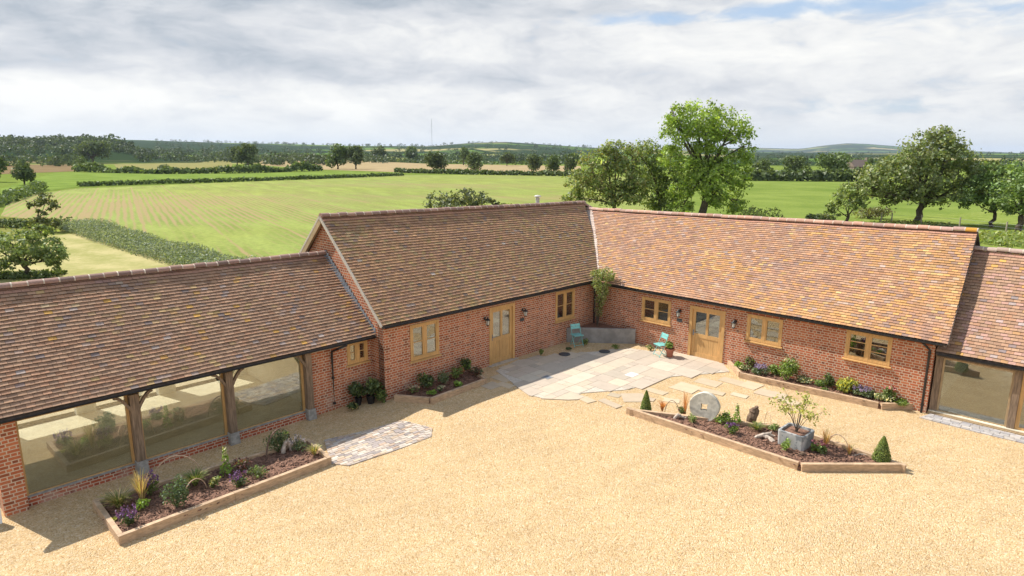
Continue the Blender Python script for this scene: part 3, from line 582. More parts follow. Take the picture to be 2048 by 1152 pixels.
# plinth with sill between the posts, posts on stone pads with braces
posts = [-6.72, -4.48, -2.22]; edges = [LX + .42] + posts
for i in range(3):
    a = edges[i] + (0.0 if i == 0 else .10); b_ = edges[i + 1] - .10
    MB().box(a, b_, -.02, .16, -.5, 0.055).build('plinth', m_brick('plinth_brick' + 'abc'[i], (0.95, 0.8, 0.85)) if i == 0 else bpy.data.materials['plinth_bricka'], barn_l)
    MB().box(a, b_, -.035, .13, 0.055, 0.085).build('sill', STONE, barn_l)
    f = MB(); y = 0.06; z0, z1 = 0.086, 1.858; fr = 0.055
    f.box(a, a + fr, y - .045, y + .04, z0, z1); f.box(b_ - fr, b_, y - .045, y + .04, z0, z1); f.box(a + fr, b_ - fr, y - .03, y + .03, z0, z0 + .02); f.box(a + fr, b_ - fr, y - .03, y + .03, z1 - .04, z1)
    fo = f.build('window', OAK, barn_l); MB().box(a + fr, b_ - fr, y - .004, y + .004, z0 + .02, z1 - .04).build('pane', GLASS, fo)
for x in posts:
    p = MB(); p.box(x - .095, x + .095, -.16, .05, 0.16, 1.86); po = p.build('post', OLDOAK, barn_l)
    s = MB(); s.add([(x - .135, -.215, LG - .1), (x + .135, -.215, LG - .1), (x + .135, .05, LG - .1), (x - .135, .05, LG - .1), (x - .115, -.19, .16), (x + .115, -.19, .16), (x + .115, .05, .16), (x - .115, .05, .16)], [(0, 1, 5, 4), (1, 2, 6, 5), (2, 3, 7, 6), (3, 0, 4, 7), (4, 5, 6, 7)])
    s.build('stone_pad', STONE, po)
    for sg in ((-1, 1) if x < -2.5 else (-1,)):
        bz = MB(); pts = [np.array((x + sg * (  .08 + .33 * q), -.10, 1.48 + .38 * math.sin(q * math.pi / 2))) for q in np.linspace(0, 1, 6)]
        for k in range(5): bz.beam(pts[k], pts[k + 1] + (pts[k + 1] - pts[k]) * .06, .06, .085, up=(0, 1, 0))
        bz.build('brace', OLDOAK, po)
downpipe(barn_l, [(-1.05, -.325, 1.88), (-1.32, -.31, 1.83), (-1.42, -.09, 1.72), (-1.42, -.07, 1.6), (-1.42, -.07, -.16)])
# ------------------------------------------------------------------ ground
def build_gravel():
    mb = MB(); S = np.concatenate([np.arange(-40, -12, 4), np.arange(-12, 4.1, .5), np.array([5, 7, 9, 11.2])]); T = np.concatenate([np.arange(-.95, 1, .4), np.arange(1, 40.1, 3)])
    V = []
    for t in T:
        for s in S:
            p = Mw(s, t); V.append((p[0], p[1], float(gz(p[0], p[1]))))
    ns = len(S); Fc = []
    for j in range(len(T) - 1):
        for i in range(ns - 1):
            Fc.append((j * ns + i, j * ns + i + 1, (j + 1) * ns + i + 1, (j + 1) * ns + i))
    mb.add(V, Fc); o = mb.build('gravel_courtyard', GRAVEL); tag(o, kind='structure')
build_gravel()
def grid_ang():
    return np.radians(np.concatenate([np.arange(-60, 60, 0.5), np.arange(60, 300, 6)]))
SKY_L = [(-300, 268), (0, 277), (90, 276), (200, 275), (250, 281), (290, 292), (420, 297), (600, 302)]
SKY_M = [(-200, 291), (280, 287.5), (520, 291), (700, 293.5), (860, 293), (940, 287), (1010, 285.5), (1070, 289), (1160, 294), (1300, 298), (1500, 303), (2500, 305)]
SKY_R = [(1050, 306), (1250, 300), (1420, 295), (1510, 294.5), (1600, 296), (1640, 291), (1690, 287), (1730, 288), (1790, 292), (1860, 297), (1960, 300), (2048, 303), (2200, 300), (2600, 297)]
def prof(tab, px): a = np.array(tab); return np.interp(px, a[:, 0], a[:, 1])
def az2px(az): return 1024 + F * np.tan(np.clip(az, -1.2, 1.2)) / 1.0
def terrain(x, y):
    r = np.hypot(x, y); az = np.arctan2(x, np.maximum(y, 1e-6)); px = np.clip(1024 + F * np.tan(np.clip(az, -1.05, 1.05)) * 1.022, -1200, 3200)
    hz = 307.0
    zl = 7 + (hz - prof(SKY_L, px)) / F * 900 - 14; zm = 7 + (hz - prof(SKY_M, px)) / F * 3200; zr = 7 + (hz - prof(SKY_R, px)) / F * 8500
    z = np.zeros_like(r)
    z = z + zl * sstep((r - 480) / 420) * (1 - sstep((r - 1000) / 700)) * (zl > 0)
    ramp = sstep((r - 700) / 2500); z = np.maximum(z, zm * ramp * (1 - 0.5 * sstep((r - 3400) / 1500)))
    z = np.maximum(z, zr * sstep((r - 4500) / 4000) * (1 - sstep((r - 8800) / 3000)))
    z = z + np.where(r > 500, 2.0 * np.sin(x / 170 + 1) * np.sin(y / 210) * sstep((r - 500) / 800), 0)
    # the courtyard hollow lies under its own gravel sheet
    s = (x - AX) * u[0] + (y - AY) * u[1]; t = (x - AX) * n[0] + (y - AY) * n[1]; tr = (x - BX) * m[0] + (y - BY) * m[1]
    c = sstep((t + 3.5) / 1.5) * sstep((tr + 3.5) / 1.5) * (r < 60)
    return z - 0.7 * c
def m_ground():
    ma, t, b = material('farmland'); P = world_co(t); x, y, z = t.sep(P)
    r = t.vmath('LENGTH', t.comb(x, y, 0.0))
    nz = t.noise(P, 0.35, 6, 0.6); fine = t.noise(P, 3.0, 5, 0.7)
    near = t.ramp(t.math('ADD', t.math('MULTIPLY', nz, .6), t.math('MULTIPLY', fine, .4)), [(0.3, (0.085, 0.125, 0.025)), (0.5, (0.15, 0.20, 0.040)), (0.7, (0.22, 0.25, 0.070))])
    vo = t.node('ShaderNodeTexVoronoi', feature='F1'); t.put(vo.inputs['Vector'], t.comb(t.math('MULTIPLY', x, 1 / 330), t.math('MULTIPLY', y, 1 / 420), 0.0)); vo.inputs['Scale'].default_value = 1.0
    ve = t.node('ShaderNodeTexVoronoi', feature='DISTANCE_TO_EDGE'); t.put(ve.inputs['Vector'], t.comb(t.math('MULTIPLY', x, 1 / 330), t.math('MULTIPLY', y, 1 / 420), 0.0)); ve.inputs['Scale'].default_value = 1.0
    cr = t.sep(vo.outputs['Color'])[0]
    fld = t.ramp(cr, [(0.0, (0.10, 0.17, 0.035)), (0.18, (0.30, 0.27, 0.12)), (0.34, (0.13, 0.20, 0.045)), (0.5, (0.38, 0.31, 0.16)), (0.62, (0.09, 0.15, 0.035)), (0.76, (0.25, 0.26, 0.09)), (0.88, (0.16, 0.22, 0.06))], 'CONSTANT')
    fld = t.mix(t.math('SUBTRACT', 1.0, t.smooth(ve.outputs['Distance'], 0.012, 0.03)), fld, (0.025, 0.045, 0.015))
    wood = t.smooth(t.noise(t.comb(t.math('MULTIPLY', x, 1 / 900), t.math('MULTIPLY', y, 1 / 900), 0.0), 1.6, 5, 0.6), 0.45, 0.49)
    fld = t.mix(wood, fld, (0.030, 0.050, 0.022))
    t.put(b.inputs['Base Color'], t.mix(t.smooth(r, 450, 560), near, fld)); b.inputs['Roughness'].default_value = 1.0; b.inputs['Specular IOR Level'].default_value = 0.0
    return ma
def build_ground():
    an = grid_ang(); rr = np.concatenate([[0.5, 4, 8, 11], np.arange(13, 42, 1.0), np.arange(44, 120, 8), np.geomspace(130, 480, 14), np.geomspace(500, 14000, 64)])
    Rg, Ag = np.meshgrid(rr, an, indexing='ij'); X = Rg * np.sin(Ag); Y = Rg * np.cos(Ag); Z = terrain(X, Y)
    V = np.stack([X, Y, Z], -1).reshape(-1, 3); k = len(an)
    Fc = [(j * k + i, j * k + (i + 1) % k, (j + 1) * k + (i + 1) % k, (j + 1) * k + i) for j in range(len(rr) - 1) for i in range(k)] + [tuple(range(k))]
    o = MB().add(V, Fc).build('ground', m_ground(), smooth=True); tag(o, kind='structure')
build_ground()

def m_crop():
    ma, t, b = material('young_maize'); P = world_co(t); x, y, z = t.sep(P)
    a = R(-31.0); q = t.math('ADD', t.math('MULTIPLY', x, math.cos(a)), t.math('MULTIPLY', y, -math.sin(a)))   # across the drill rows
    l = t.math('ADD', t.math('MULTIPLY', x, math.sin(a)), t.math('MULTIPLY', y, math.cos(a)))
    wob = t.math('MULTIPLY', t.math('SUBTRACT', t.noise(P, 0.15, 3), 0.5), 0.5)
    row = t.math('SINE', t.math('MULTIPLY', t.math('ADD', q, wob), 2 * math.pi / 0.76))
    tram = t.smooth(t.math('SINE', t.math('MULTIPLY', t.math('ADD', q, wob), 2 * math.pi / 6.1)), 0.90, 1.0)
    big = t.noise(P, 0.020, 5, 0.6); md = t.noise(t.comb(q, t.math('MULTIPLY', l, 0.22), 0.0), 0.35, 5, 0.6); fine = t.noise(P, 2.2, 5, 0.7)
    # thin stand of plants (soil shows) in an area to the left and in a belt across the middle
    def blob(cx, cy, rx, ry, ang):
        ca, sa = math.cos(ang), math.sin(ang); dx = t.math('SUBTRACT', x, cx); dy = t.math('SUBTRACT', y, cy)
        p = t.math('DIVIDE', t.math('ADD', t.math('MULTIPLY', dx, ca), t.math('MULTIPLY', dy, sa)), rx); r_ = t.math('DIVIDE', t.math('SUBTRACT', t.math('MULTIPLY', dy, ca), t.math('MULTIPLY', dx, sa)), ry)
        return t.math('EXPONENT', t.math('MULTIPLY', t.math('ADD', t.math('POWER', p, 2), t.math('POWER', r_, 2)), -1))
    c1 = gp(300, 410); c2 = gp(950, 372); c3 = gp(1080, 395); c4 = gp(480, 440)
    thin = blob(c1[0], c1[1], 24, 32, 0.3)
    for (c, rx, ry, k) in ((c2, 60, 12, .50), (c3, 22, 7, .6), (c4, 16, 10, .45)): thin = t.math('MAXIMUM', thin, t.math('MULTIPLY', blob(c[0], c[1], rx, ry, 0.0), k))
    dens = t.math('ADD', t.math('MULTIPLY', thin, -0.42), t.math('ADD', t.math('MULTIPLY', t.math('SUBTRACT', big, 0.5), 1.2), t.math('ADD', t.math('MULTIPLY', t.math('SUBTRACT', md, 0.5), 0.9), t.math('MULTIPLY', t.math('SUBTRACT', fine, 0.5), 0.7))))
    cov = t.smooth(t.math('ADD', t.math('ADD', dens, 0.62), t.math('SUBTRACT', t.math('MULTIPLY', row, 0.22), t.math('MULTIPLY', tram, 0.22))), 0.10, 0.52)
    green = t.mix(t.smooth(t.math('ADD', t.math('MULTIPLY', fine, .5), t.math('MULTIPLY', md, .5)), 0.35, 0.65), (0.135, 0.178, 0.032), (0.245, 0.298, 0.072))
    green = t.mix(t.smooth(big, 0.35, 0.7), green, t.vmath('MULTIPLY', green, (1.22, 1.10, 1.0)))
    soil = t.mix(fine, (0.235, 0.175, 0.075), (0.34, 0.265, 0.12))
    t.put(b.inputs['Base Color'], t.mix(cov, soil, green)); b.inputs['Roughness'].default_value = 0.9; b.inputs['Specular IOR Level'].default_value = 0.1
    return ma
def m_field(name, c1, c2, scale=0.12, stripe=None):
    ma, t, b = material(name); P = world_co(t); nz = t.noise(P, scale, 6, 0.65); fine = t.noise(P, 2.5, 4, 0.7)
    k = t.math('ADD', t.math('MULTIPLY', nz, 0.65), t.math('MULTIPLY', fine, 0.35))
    if stripe:
        x, y, z = t.sep(P); a = R(stripe[0]); q = t.math('ADD', t.math('MULTIPLY', x, math.cos(a)), t.math('MULTIPLY', y, -math.sin(a)))
        k = t.math('ADD', k, t.math('MULTIPLY', t.math('SINE', t.math('MULTIPLY', q, 2 * math.pi / stripe[1])), stripe[2]))
    t.put(b.inputs['Base Color'], t.mix(t.smooth(k, 0.36, 0.64), c1, c2)); b.inputs['Roughness'].default_value = 1.0; b.inputs['Specular IOR Level'].default_value = 0.0
    return ma
def field(name, pix, z, mat):
    P = [gp(px, py, z) for px, py in pix]; o = MB().add(P, [tuple(range(len(P)))]).build(name, mat); return tag(o, kind='structure')
CROP = m_crop()
field('crop_field', [(20, 402), (150, 384), (520, 366), (800, 352.2), (1000, 349.5), (1170, 350.5), (1300, 351), (1300, 470), (1000, 500), (700, 520), (520, 545), (420, 510), (300, 478), (150, 452), (0, 440)], 0.03, CROP)
field('pasture', [(0, 400), (0, 385), (110, 352), (470, 352), (700, 345.5), (790, 350.5), (520, 363), (150, 381)], 0.04, m_field('clover', (0.12, 0.178, 0.035), (0.195, 0.26, 0.06)))
field('pasture', [(1302, 351.5), (1480, 356), (1700, 358), (2400, 365), (2400, 402), (1960, 418), (1620, 440), (1480, 460), (1302, 470)], 0.03, m_field('grass_right', (0.12, 0.172, 0.035), (0.20, 0.25, 0.06), 0.06))
field('orchard_grass', [(1400, 470), (1560, 450), (1640, 439), (1960, 417), (2500, 400), (3200, 620), (2200, 560), (1500, 560)], 0.035, m_field('rough_grass', (0.13, 0.185, 0.03), (0.24, 0.275, 0.075), 0.5))
field('stubble_field', [(216, 320), (455, 318), (468, 344), (236, 349)], 0.05, m_field('stubble_olive', (0.19, 0.185, 0.07), (0.27, 0.24, 0.10)))
field('stubble_field', [(515, 323), (650, 321), (860, 329), (1160, 331), (1160, 347), (860, 347.5), (640, 342), (520, 334)], 0.05, m_field('stubble_tan', (0.29, 0.22, 0.12), (0.37, 0.29, 0.165)))
field('ploughed_field', [(0, 336), (140, 330), (150, 349), (0, 356)], 0.05, m_field('plough', (0.17, 0.12, 0.065), (0.22, 0.16, 0.085)))
field('paddock', [(-400, 640), (-140, 520), (95, 478), (170, 473), (330, 520), (400, 560), (420, 640)], 0.035, m_field('mown_hay', (0.275, 0.27, 0.10), (0.43, 0.375, 0.185), 0.25, (-58, 3.4, 0.06)))
field('verge_grass', [(-300, 480), (0, 440), (150, 452), (175, 474), (95, 478), (-140, 520)], 0.032, m_field('rough_verge', (0.13, 0.16, 0.035), (0.24, 0.22, 0.075), 0.5))

_tp = [Mw(a_, b_, .05) for a_, b_ in ((-9.6, -5.5), (-.2, -5.5), (-.2, -11), (-9.6, -11))]
tag(MB().add(_tp, [(0, 1, 2, 3)]).build('added_pale_ground', m_field('pale_gravel', (0.55, 0.47, 0.35), (0.66, 0.58, 0.45), 3.0)), kind='structure')  # made-up pale ground that brightens the view through the cart shed's rear openings
# ------------------------------------------------------------------ patio, slabs, setts
def inpoly(p, poly):
    c = False; j = len(poly) - 1
    for i in range(len(poly)):
        a, b_ = poly[i], poly[j]
        if (a[1] > p[1]) != (b_[1] > p[1]) and p[0] < (b_[0] - a[0]) * (p[1] - a[1]) / (b_[1] - a[1]) + a[0]: c = not c
        j = i
    return c
def clip(poly, clipper):
    """Sutherland-Hodgman, convex clipper"""
    area = sum(clipper[i - 1][0] * clipper[i][1] - clipper[i][0] * clipper[i - 1][1] for i in range(len(clipper)))
    if area < 0: clipper = clipper[::-1]
    for i in range(len(clipper)):
        a, b_ = clipper[i - 1], clipper[i]; out = []
        side = lambda p: (b_[0] - a[0]) * (p[1] - a[1]) - (b_[1] - a[1]) * (p[0] - a[0])
        for k in range(len(poly)):
            p, q = poly[k - 1], poly[k]; sp, sq = side(p), side(q)
            if (sp >= 0) != (sq >= 0): f = sp / (sp - sq); out.append((p[0] + f * (q[0] - p[0]), p[1] + f * (q[1] - p[1])))
            if sq >= 0: out.append(q)
        poly = out
        if len(poly) < 3: return []
    return poly
rng = np.random.RandomState(5)
SLABC = [(0.503, 0.417, 0.317), (0.468, 0.389, 0.307), (0.532, 0.438, 0.327), (0.492, 0.405, 0.317), (0.445, 0.378, 0.298), (0.532, 0.460, 0.356)]
def patio():
    poly = [MF(gp(*q)) for q in [(988, 742), (1060, 792), (1086, 798), (1138, 800), (1165, 787), (1253, 780), (1298, 770), (1350, 752), (1400, 748), (1463, 742), (1440, 716), (1375, 700), (1300, 700), (1262, 695), (1202, 701), (1121, 707), (1031, 720)]]
    mb = MB(); G = 0.30; occ = {}
    hull = [MF(gp(*q)) for q in [(988, 742), (1060, 792), (1086, 798), (1138, 800), (1330, 790), (1463, 745), (1440, 716), (1375, 700), (1202, 697), (1121, 703), (1031, 720)]]
    for i in range(-2, 34):
        for j in range(-2, 26):
            if (i, j) in occ: continue
            opts = [(3, 2), (2, 3), (2, 2), (3, 3), (2, 1), (4, 2), (1, 1)]; rng.shuffle(opts); opts.append((1, 1))
            for (a, b_) in opts:
                if all((i + p, j + q) not in occ for p in range(a) for q in range(b_)): break
            for p in range(a):
                for q in range(b_): occ[(i + p, j + q)] = 1
            x0, y0 = 2.4 + i * G, 0.1 + j * G; x1, y1 = x0 + a * G, y0 + b_ * G; cx, cy = (x0 + x1) / 2, (y0 + y1) / 2
            if not inpoly((cx, cy), poly): continue
            g = 0.006; P = [Mw(*q)[:2] for q in clip([(x0 + g, y0 + g), (x1 - g, y0 + g), (x1 - g, y1 - g), (x0 + g, y1 - g)], hull)]
            if len(P) < 3: continue
            z = 0.028 + rng.uniform(-.002, .002); mb.prism(P, -.03, [z] * len(P), np.array(SLABC[rng.randint(6)]) * rng.uniform(.93, 1.06))
    # mortar bed in the joints
    bed = MB()
    o = mb.build('patio', SLAB); tag(o, kind='structure')
    P = [Mw(0.985 * (a - 6.9) + 6.9, 0.965 * (b_ - 3.2) + 3.2)[:2] for a, b_ in poly]; o2 = MB().prism(P, -.02, [.019] * len(P)).build('patio_bedding', MORTAR); tag(o2, kind='structure')
patio()
# loose stepping slabs: centre pixel, size along / across, turn
STEP = [(1005, 757, .75, .45, 0), (985, 772, .55, .6, 0), (1012, 771, .6, .35, .1), (1175, 799, .5, .35, -.2), (1222, 806, .75, .3, -.15), (1231, 789, .4, .3, .2), (1270, 794, .75, .75, .78), (1313, 781, .7, .35, 0.05), (1374, 773, .8, .8, 0), (1425, 781, .85, .35, 0.1),
        (1418, 762, .8, .6, 0.05), (1466, 760, .9, .5, 0), (1504, 768, .6, .7, -.1), (1480, 788, .5, .3, .1), (1543, 785, .9, .6, 0), (1520, 752, .7, .4, -.05), (1345, 799, .5, .35, 0.4), (1300, 797, .35, .3, .3), (1580, 800, .55, .4, -.1)]
for i, (px, py, a, b_, tw) in enumerate(STEP):
    p = gc(px, py); r_ = np.random.RandomState(i); P = [(sx * a / 2 * r_.uniform(.9, 1.05), sy * b_ / 2 * r_.uniform(.9, 1.05)) for sx, sy in ((-1, -1), (1, -1), (1, 1), (-1, 1))]
    o = MB().prism(P, -.04, [.012 + .003 * (i % 5)] * 4, np.array(SLABC[r_.randint(6)]) * r_.uniform(.92, 1.02) * np.array((1.0, .96, .86))).build('stepping_slab', SLAB, loc=p, rot=BA + tw)
    tag(o, 'pale sandstone slab laid loose in the gravel beside the patio', 'paving slab', 'loose stepping slabs at the edge of the patio')
def setts(name, poly, frame, z0f, ww, hh, cols, seed, ang=0.0):
    r_ = np.random.RandomState(seed); mb = MB(); P = np.array(poly); x0, y0 = P.min(0) - .5; x1, y1 = P.max(0) + .5; ctr = P.mean(0); ca, sa = math.cos(ang), math.sin(ang); L = max(x1 - x0, y1 - y0)
    y = -L / 2; row = 0
    while y < L / 2:
        x = -L / 2 + (row % 2) * ww / 2
        while x < L / 2:
            w2 = ww * r_.uniform(.85, 1.1); g = .006
            q = [(ctr[0] + ca * a - sa * b_, ctr[1] + sa * a + ca * b_) for a, b_ in ((x + g, y + g), (x + w2 - g, y + g), (x + w2 - g, y + hh - g), (x + g, y + hh - g))]
            q = clip(q, [tuple(p) for p in poly])
            if len(q) >= 3:
                W_ = [frame(*p)[:2] for p in q]; zz = [float(gz(*p)) + z0f + r_.uniform(0, .008) for p in W_[:1]][0]
                mb.prism(W_, zz - .05, [zz] * len(W_), np.array(cols[r_.randint(len(cols))]) * r_.uniform(.85, 1.12))
            x += w2
        y += hh; row += 1
    o = mb.build(name, SETT); tag(o, kind='structure')
SETC = [(0.400, 0.344, 0.299), (0.470, 0.391, 0.324), (0.520, 0.437, 0.357), (0.360, 0.307, 0.282), (0.500, 0.391, 0.282), (0.440, 0.326, 0.241), (0.550, 0.484, 0.407), (0.310, 0.270, 0.249)]
setts('cobbled_apron', [MF(gc(*q)) for q in [(651, 884), (806, 843), (867, 858), (865, 875), (700, 935), (664, 931)]], Mw, .02, .21, .105, SETC, 3, 0.0)
setts('cobbled_apron', [(7.75, .66), (7.95, .03), (16, .03), (16, .75), (9.2, .60)], Rw, .022, .24, .12, [(0.42, 0.39, 0.37), (0.47, 0.44, 0.42), (0.38, 0.35, 0.33), (0.50, 0.45, 0.40), (0.35, 0.33, 0.33)], 4, 0.0)
# ------------------------------------------------------------------ foliage
def leafquads(Cn, size, r, bias=None, up=0.4, aspect=0.55, hang=None):
    """rhombus leaves at points Cn (N,3)"""
    N = len(Cn); nr = r.normal(0, 1, (N, 3)); nr[:, 2] += up
    if bias is not None: nr = nr + bias
    nr /= np.linalg.norm(nr, axis=1)[:, None]; a = r.normal(0, 1, (N, 3)) if hang is None else r.normal(0, .35, (N, 3)) + hang
    a -= (a * nr).sum(1)[:, None] * nr; a /= np.linalg.norm(a, axis=1)[:, None] + 1e-9; b_ = np.cross(nr, a)
    s = np.asarray(size).reshape(-1, 1) * np.ones((N, 1)); V = np.stack([Cn - a * s, Cn + b_ * s * aspect, Cn + a * s, Cn - b_ * s * aspect], 1); return V
def leafcols(N, pal, r, var=0.2):
    pal = np.array(pal); c = pal[r.randint(len(pal), size=N)]; return np.clip(c * np.exp(r.normal(0, var, N))[:, None], 0.004, 0.9)
def ball(N, r, shell=0.45):
    d = r.normal(0, 1, (N, 3)); d /= np.linalg.norm(d, axis=1)[:, None]; q = (shell + (1 - shell) * r.uniform(0, 1, N) ** 0.6)[:, None]; return d * q, d
G_OAK = [(0.052, 0.078, 0.026), (0.068, 0.098, 0.030), (0.042, 0.066, 0.024), (0.084, 0.115, 0.038)]
G_APPLE = [(0.114, 0.159, 0.052), (0.144, 0.195, 0.063), (0.090, 0.130, 0.044), (0.180, 0.212, 0.081), (0.156, 0.147, 0.069)]
G_LIME = [(0.157, 0.230, 0.044), (0.196, 0.283, 0.057), (0.112, 0.179, 0.035), (0.246, 0.316, 0.078), (0.133, 0.188, 0.042)]
G_SAGE = [(0.13, 0.16, 0.09), (0.16, 0.185, 0.11), (0.10, 0.13, 0.07)]
def tree(name, label, base, H, lobes, nleaf, leaf, pal, trunk, seed, cat='tree', group=None, mat=None, clump=True, barkcol=None, wob=1.0):
    """lobes: (dx, dy, z, rx, ry, rz); trunk: (radius, height of first fork, lean x, lean y)"""
    r = np.random.RandomState(seed); T = thing(name, label, cat, tuple(base), 0.0, group)
    L = np.array(lobes, float); vol = (L[:, 3] * L[:, 4] * L[:, 5]) ** 0.67; cnt = np.maximum((nleaf * vol / vol.sum()).astype(int), 20)
    tm = MB(); tr, th, lx, ly = trunk; fork = np.array((lx, ly, th)); q = np.linspace(0, 1, 6)[:, None]
    pts = np.array((0, 0, -.2)) * (1 - q) + fork * q + np.hstack([r.normal(0, tr * .35, (6, 2)), np.zeros((6, 1))]) * np.sin(q * 3.14)
    tm.tube(pts, tr * np.array([1.35, 1.05, .95, .9, .86, .8]), 9)
    mb = MB()
    for i, (lb, N) in enumerate(zip(L, cnt)):
        ctr = lb[:3]; st = fork if r.uniform() < .8 else pts[4]; mid = st * .5 + ctr * .5 + r.normal(0, 1, 3) * np.array((.12, .12, .06)) * np.linalg.norm(ctr - st) * wob
        q = np.linspace(0, 1, 6)[:, None]; br = st * (1 - q) ** 2 + 2 * mid * q * (1 - q) + (ctr + r.normal(0, .15, 3) * lb[3:]) * q ** 2
        r0 = tr * min(.75, .28 + .12 * float(np.mean(lb[3:]))); tm.tube(br, np.linspace(r0, r0 * .25, 6), 6)
        nt = 5 if nleaf > 1200 else 2
        for _ in range(nt):
            e = ctr + ball(1, r, .7)[0][0] * lb[3:] * .9; s0 = br[r.randint(3, 6)]; tm.tube([s0, (s0 + e) / 2 + r.normal(0, .08, 3), e], [r0 * .3, r0 * .2, r0 * .07], 4)
        if clump:      # leaves gathered in clumps so light and dark patches and gaps appear
            nc = max(6, int(N / 26)); cc, cd = ball(nc, r, .35); cp = ctr + cc * lb[3:]; k = r.randint(nc, size=N)
            rad = (0.16 + .16 * r.uniform(0, 1, nc)) * float(np.mean(lb[3:])) + leaf * .6
            d = r.normal(0, .55, (N, 3)); P = cp[k] + d * rad[k][:, None] * np.array((1, 1, .72)); bias = d * .7 + cd[k] * .6
            tint = np.exp(r.normal(0, .16, nc))[k][:, None]
        else:
            cc, cd = ball(N, r, .3); P = ctr + cc * lb[3:]; bias = cd * .8; tint = 1.0
        mb.quads(leafquads(P, leaf * np.exp(r.normal(0, .25, N)), r, bias, .5, .6), np.clip(leafcols(N, pal, r, .18) * tint, .004, .9))
    tm.build('trunk', BARK, T, smooth=True); mb.build('crown', mat or LEAF, T); return T
def place_px(px, py, z=0.03): return gp(px, py, z)
def lobes_px(base, spec, depth=1.0):
    """crown lobes given as photograph pixel centre + half sizes; real metres at the tree's own distance"""
    d = base[1]; out = []; r = np.random.RandomState(len(spec))
    for s in spec:
        px, py, hx, hy = s[:4]; dy = s[4] if len(s) > 4 else r.uniform(-.4, .4) * hx / F * d
        dd = d + dy; x = ray(px, py)[0] / ray(px, py)[1] * dd - base[0]; z = zat(px, py, dd) - base[2]; k = dd / F
        out.append((x, dy, z, hx * k, hx * k * depth, hy * k))
    return out

b = place_px(1402, 441)
tree('tall_tree', 'tallest tree, airy bright green crown rising above the ridge of the orange roof', b, 13, lobes_px(b, [(1400, 232, 52, 30), (1350, 262, 36, 34), (1452, 250, 46, 34), (1345, 225, 24, 20), (1400, 275, 46, 26), (1488, 290, 22, 34), (1470, 325, 30, 26), (1340, 310, 30, 24), (1385, 330, 34, 26), (1430, 345, 40, 30), (1480, 360, 26, 22), (1440, 395, 40, 20), (1475, 408, 24, 16), (1395, 365, 34, 26), (1425, 385, 28, 24), (1412, 308, 42, 26), (1355, 370, 26, 26), (1360, 408, 26, 16)]), 18000, .15, G_LIME, (.42, 5.4, .1, 0), 1, mat=LEAF)
b = place_px(1224, 436)
tree('apple_tree', 'bushy dark orchard tree left of the tallest tree, spreading behind the corner of the roofs', b, 8, lobes_px(b, [(1218, 318, 38, 34), (1182, 330, 34, 32), (1160, 365, 34, 30), (1205, 375, 44, 34), (1248, 345, 40, 38), (1242, 390, 36, 28), (1148, 398, 24, 16), (1262, 310, 26, 26), (1225, 298, 22, 20), (1270, 370, 30, 34)]), 10000, .15, G_APPLE, (.28, 2.2, .2, 0), 2)
b = place_px(1318, 430)
tree('apple_tree', 'rounded orchard tree between the bushy dark one and the trunk of the tallest', b, 8, lobes_px(b, [(1298, 310, 38, 34), (1330, 335, 40, 36), (1290, 350, 40, 36), (1345, 375, 36, 32), (1305, 385, 40, 28), (1280, 298, 26, 18), (1330, 405, 38, 18), (1370, 350, 30, 30)]), 8000, .15, G_APPLE[:4] + [(0.10, 0.15, 0.035)], (.25, 2.4, -.1, 0), 3)
b = place_px(1833, 442)
tree('apple_tree', 'broad dark orchard tree on a stout trunk beyond the right end of the orange roof', b, 9, lobes_px(b, [(1868, 285, 46, 34), (1830, 305, 40, 30), (1900, 300, 40, 34), (1800, 335, 44, 30), (1760, 350, 44, 26), (1730, 375, 34, 20), (1850, 350, 52, 32), (1915, 345, 46, 34), (1955, 330, 34, 24), (1885, 385, 44, 18), (1780, 385, 36, 20), (1815, 380, 40, 22), (1690, 375, 22, 16), (1940, 375, 30, 20), (1880, 262, 22, 14)]), 15500, .16, [(0.105, 0.145, 0.052), (0.13, 0.172, 0.066), (0.085, 0.12, 0.044), (0.165, 0.19, 0.085), (0.125, 0.14, 0.065)], (.36, 2.6, .25, 0), 4)
b = place_px(1690, 447)
tree('apple_tree', 'small crooked orchard tree at the left foot of the broad dark one', b, 4, lobes_px(b, [(1690, 395, 26, 16), (1665, 410, 16, 12), (1715, 400, 18, 14), (1670, 425, 12, 10), (1700, 380, 20, 14)]), 1700, .14, G_APPLE[:4], (.18, 1.2, .2, 0), 5)
b = place_px(1980, 447)
tree('apple_tree', 'fork-stemmed orchard tree second from the right edge, right of the broad dark one', b, 6, lobes_px(b, [(1965, 375, 36, 26), (2000, 355, 40, 30), (1940, 395, 24, 16), (1985, 395, 30, 20), (1990, 335, 28, 16)]), 3600, .15, [(0.09, 0.145, 0.05), (0.115, 0.175, 0.06), (0.075, 0.12, 0.042)], (.2, 1.5, .25, 0), 6)
b = place_px(2036, 456)
tree('apple_tree', 'orchard tree cut off by the right edge, with a thick pale-based trunk', b, 6, lobes_px(b, [(2040, 350, 40, 34), (2020, 395, 30, 24), (2065, 380, 40, 40), (2035, 415, 26, 16), (2090, 350, 40, 40)]), 4200, .14, [(0.10, 0.16, 0.05), (0.13, 0.19, 0.06), (0.08, 0.13, 0.042)], (.3, 1.6, 0, 0), 7)
b = place_px(58, 562)
tree('apple_tree', 'dark low orchard tree leaning in the mown paddock at the left edge', b, 4, lobes_px(b, [(30, 490, 50, 28), (92, 503, 38, 26), (112, 520, 24, 22), (-20, 500, 40, 30), (110, 530, 18, 14), (60, 520, 36, 18), (5, 530, 34, 18), (80, 470, 26, 14), (-60, 510, 40, 40)]), 5600, .095, [(0.10, 0.142, 0.055), (0.125, 0.175, 0.068), (0.08, 0.118, 0.044), (0.16, 0.21, 0.09)], (.15, .9, -.3, 0), 8)
b = place_px(80, 470)
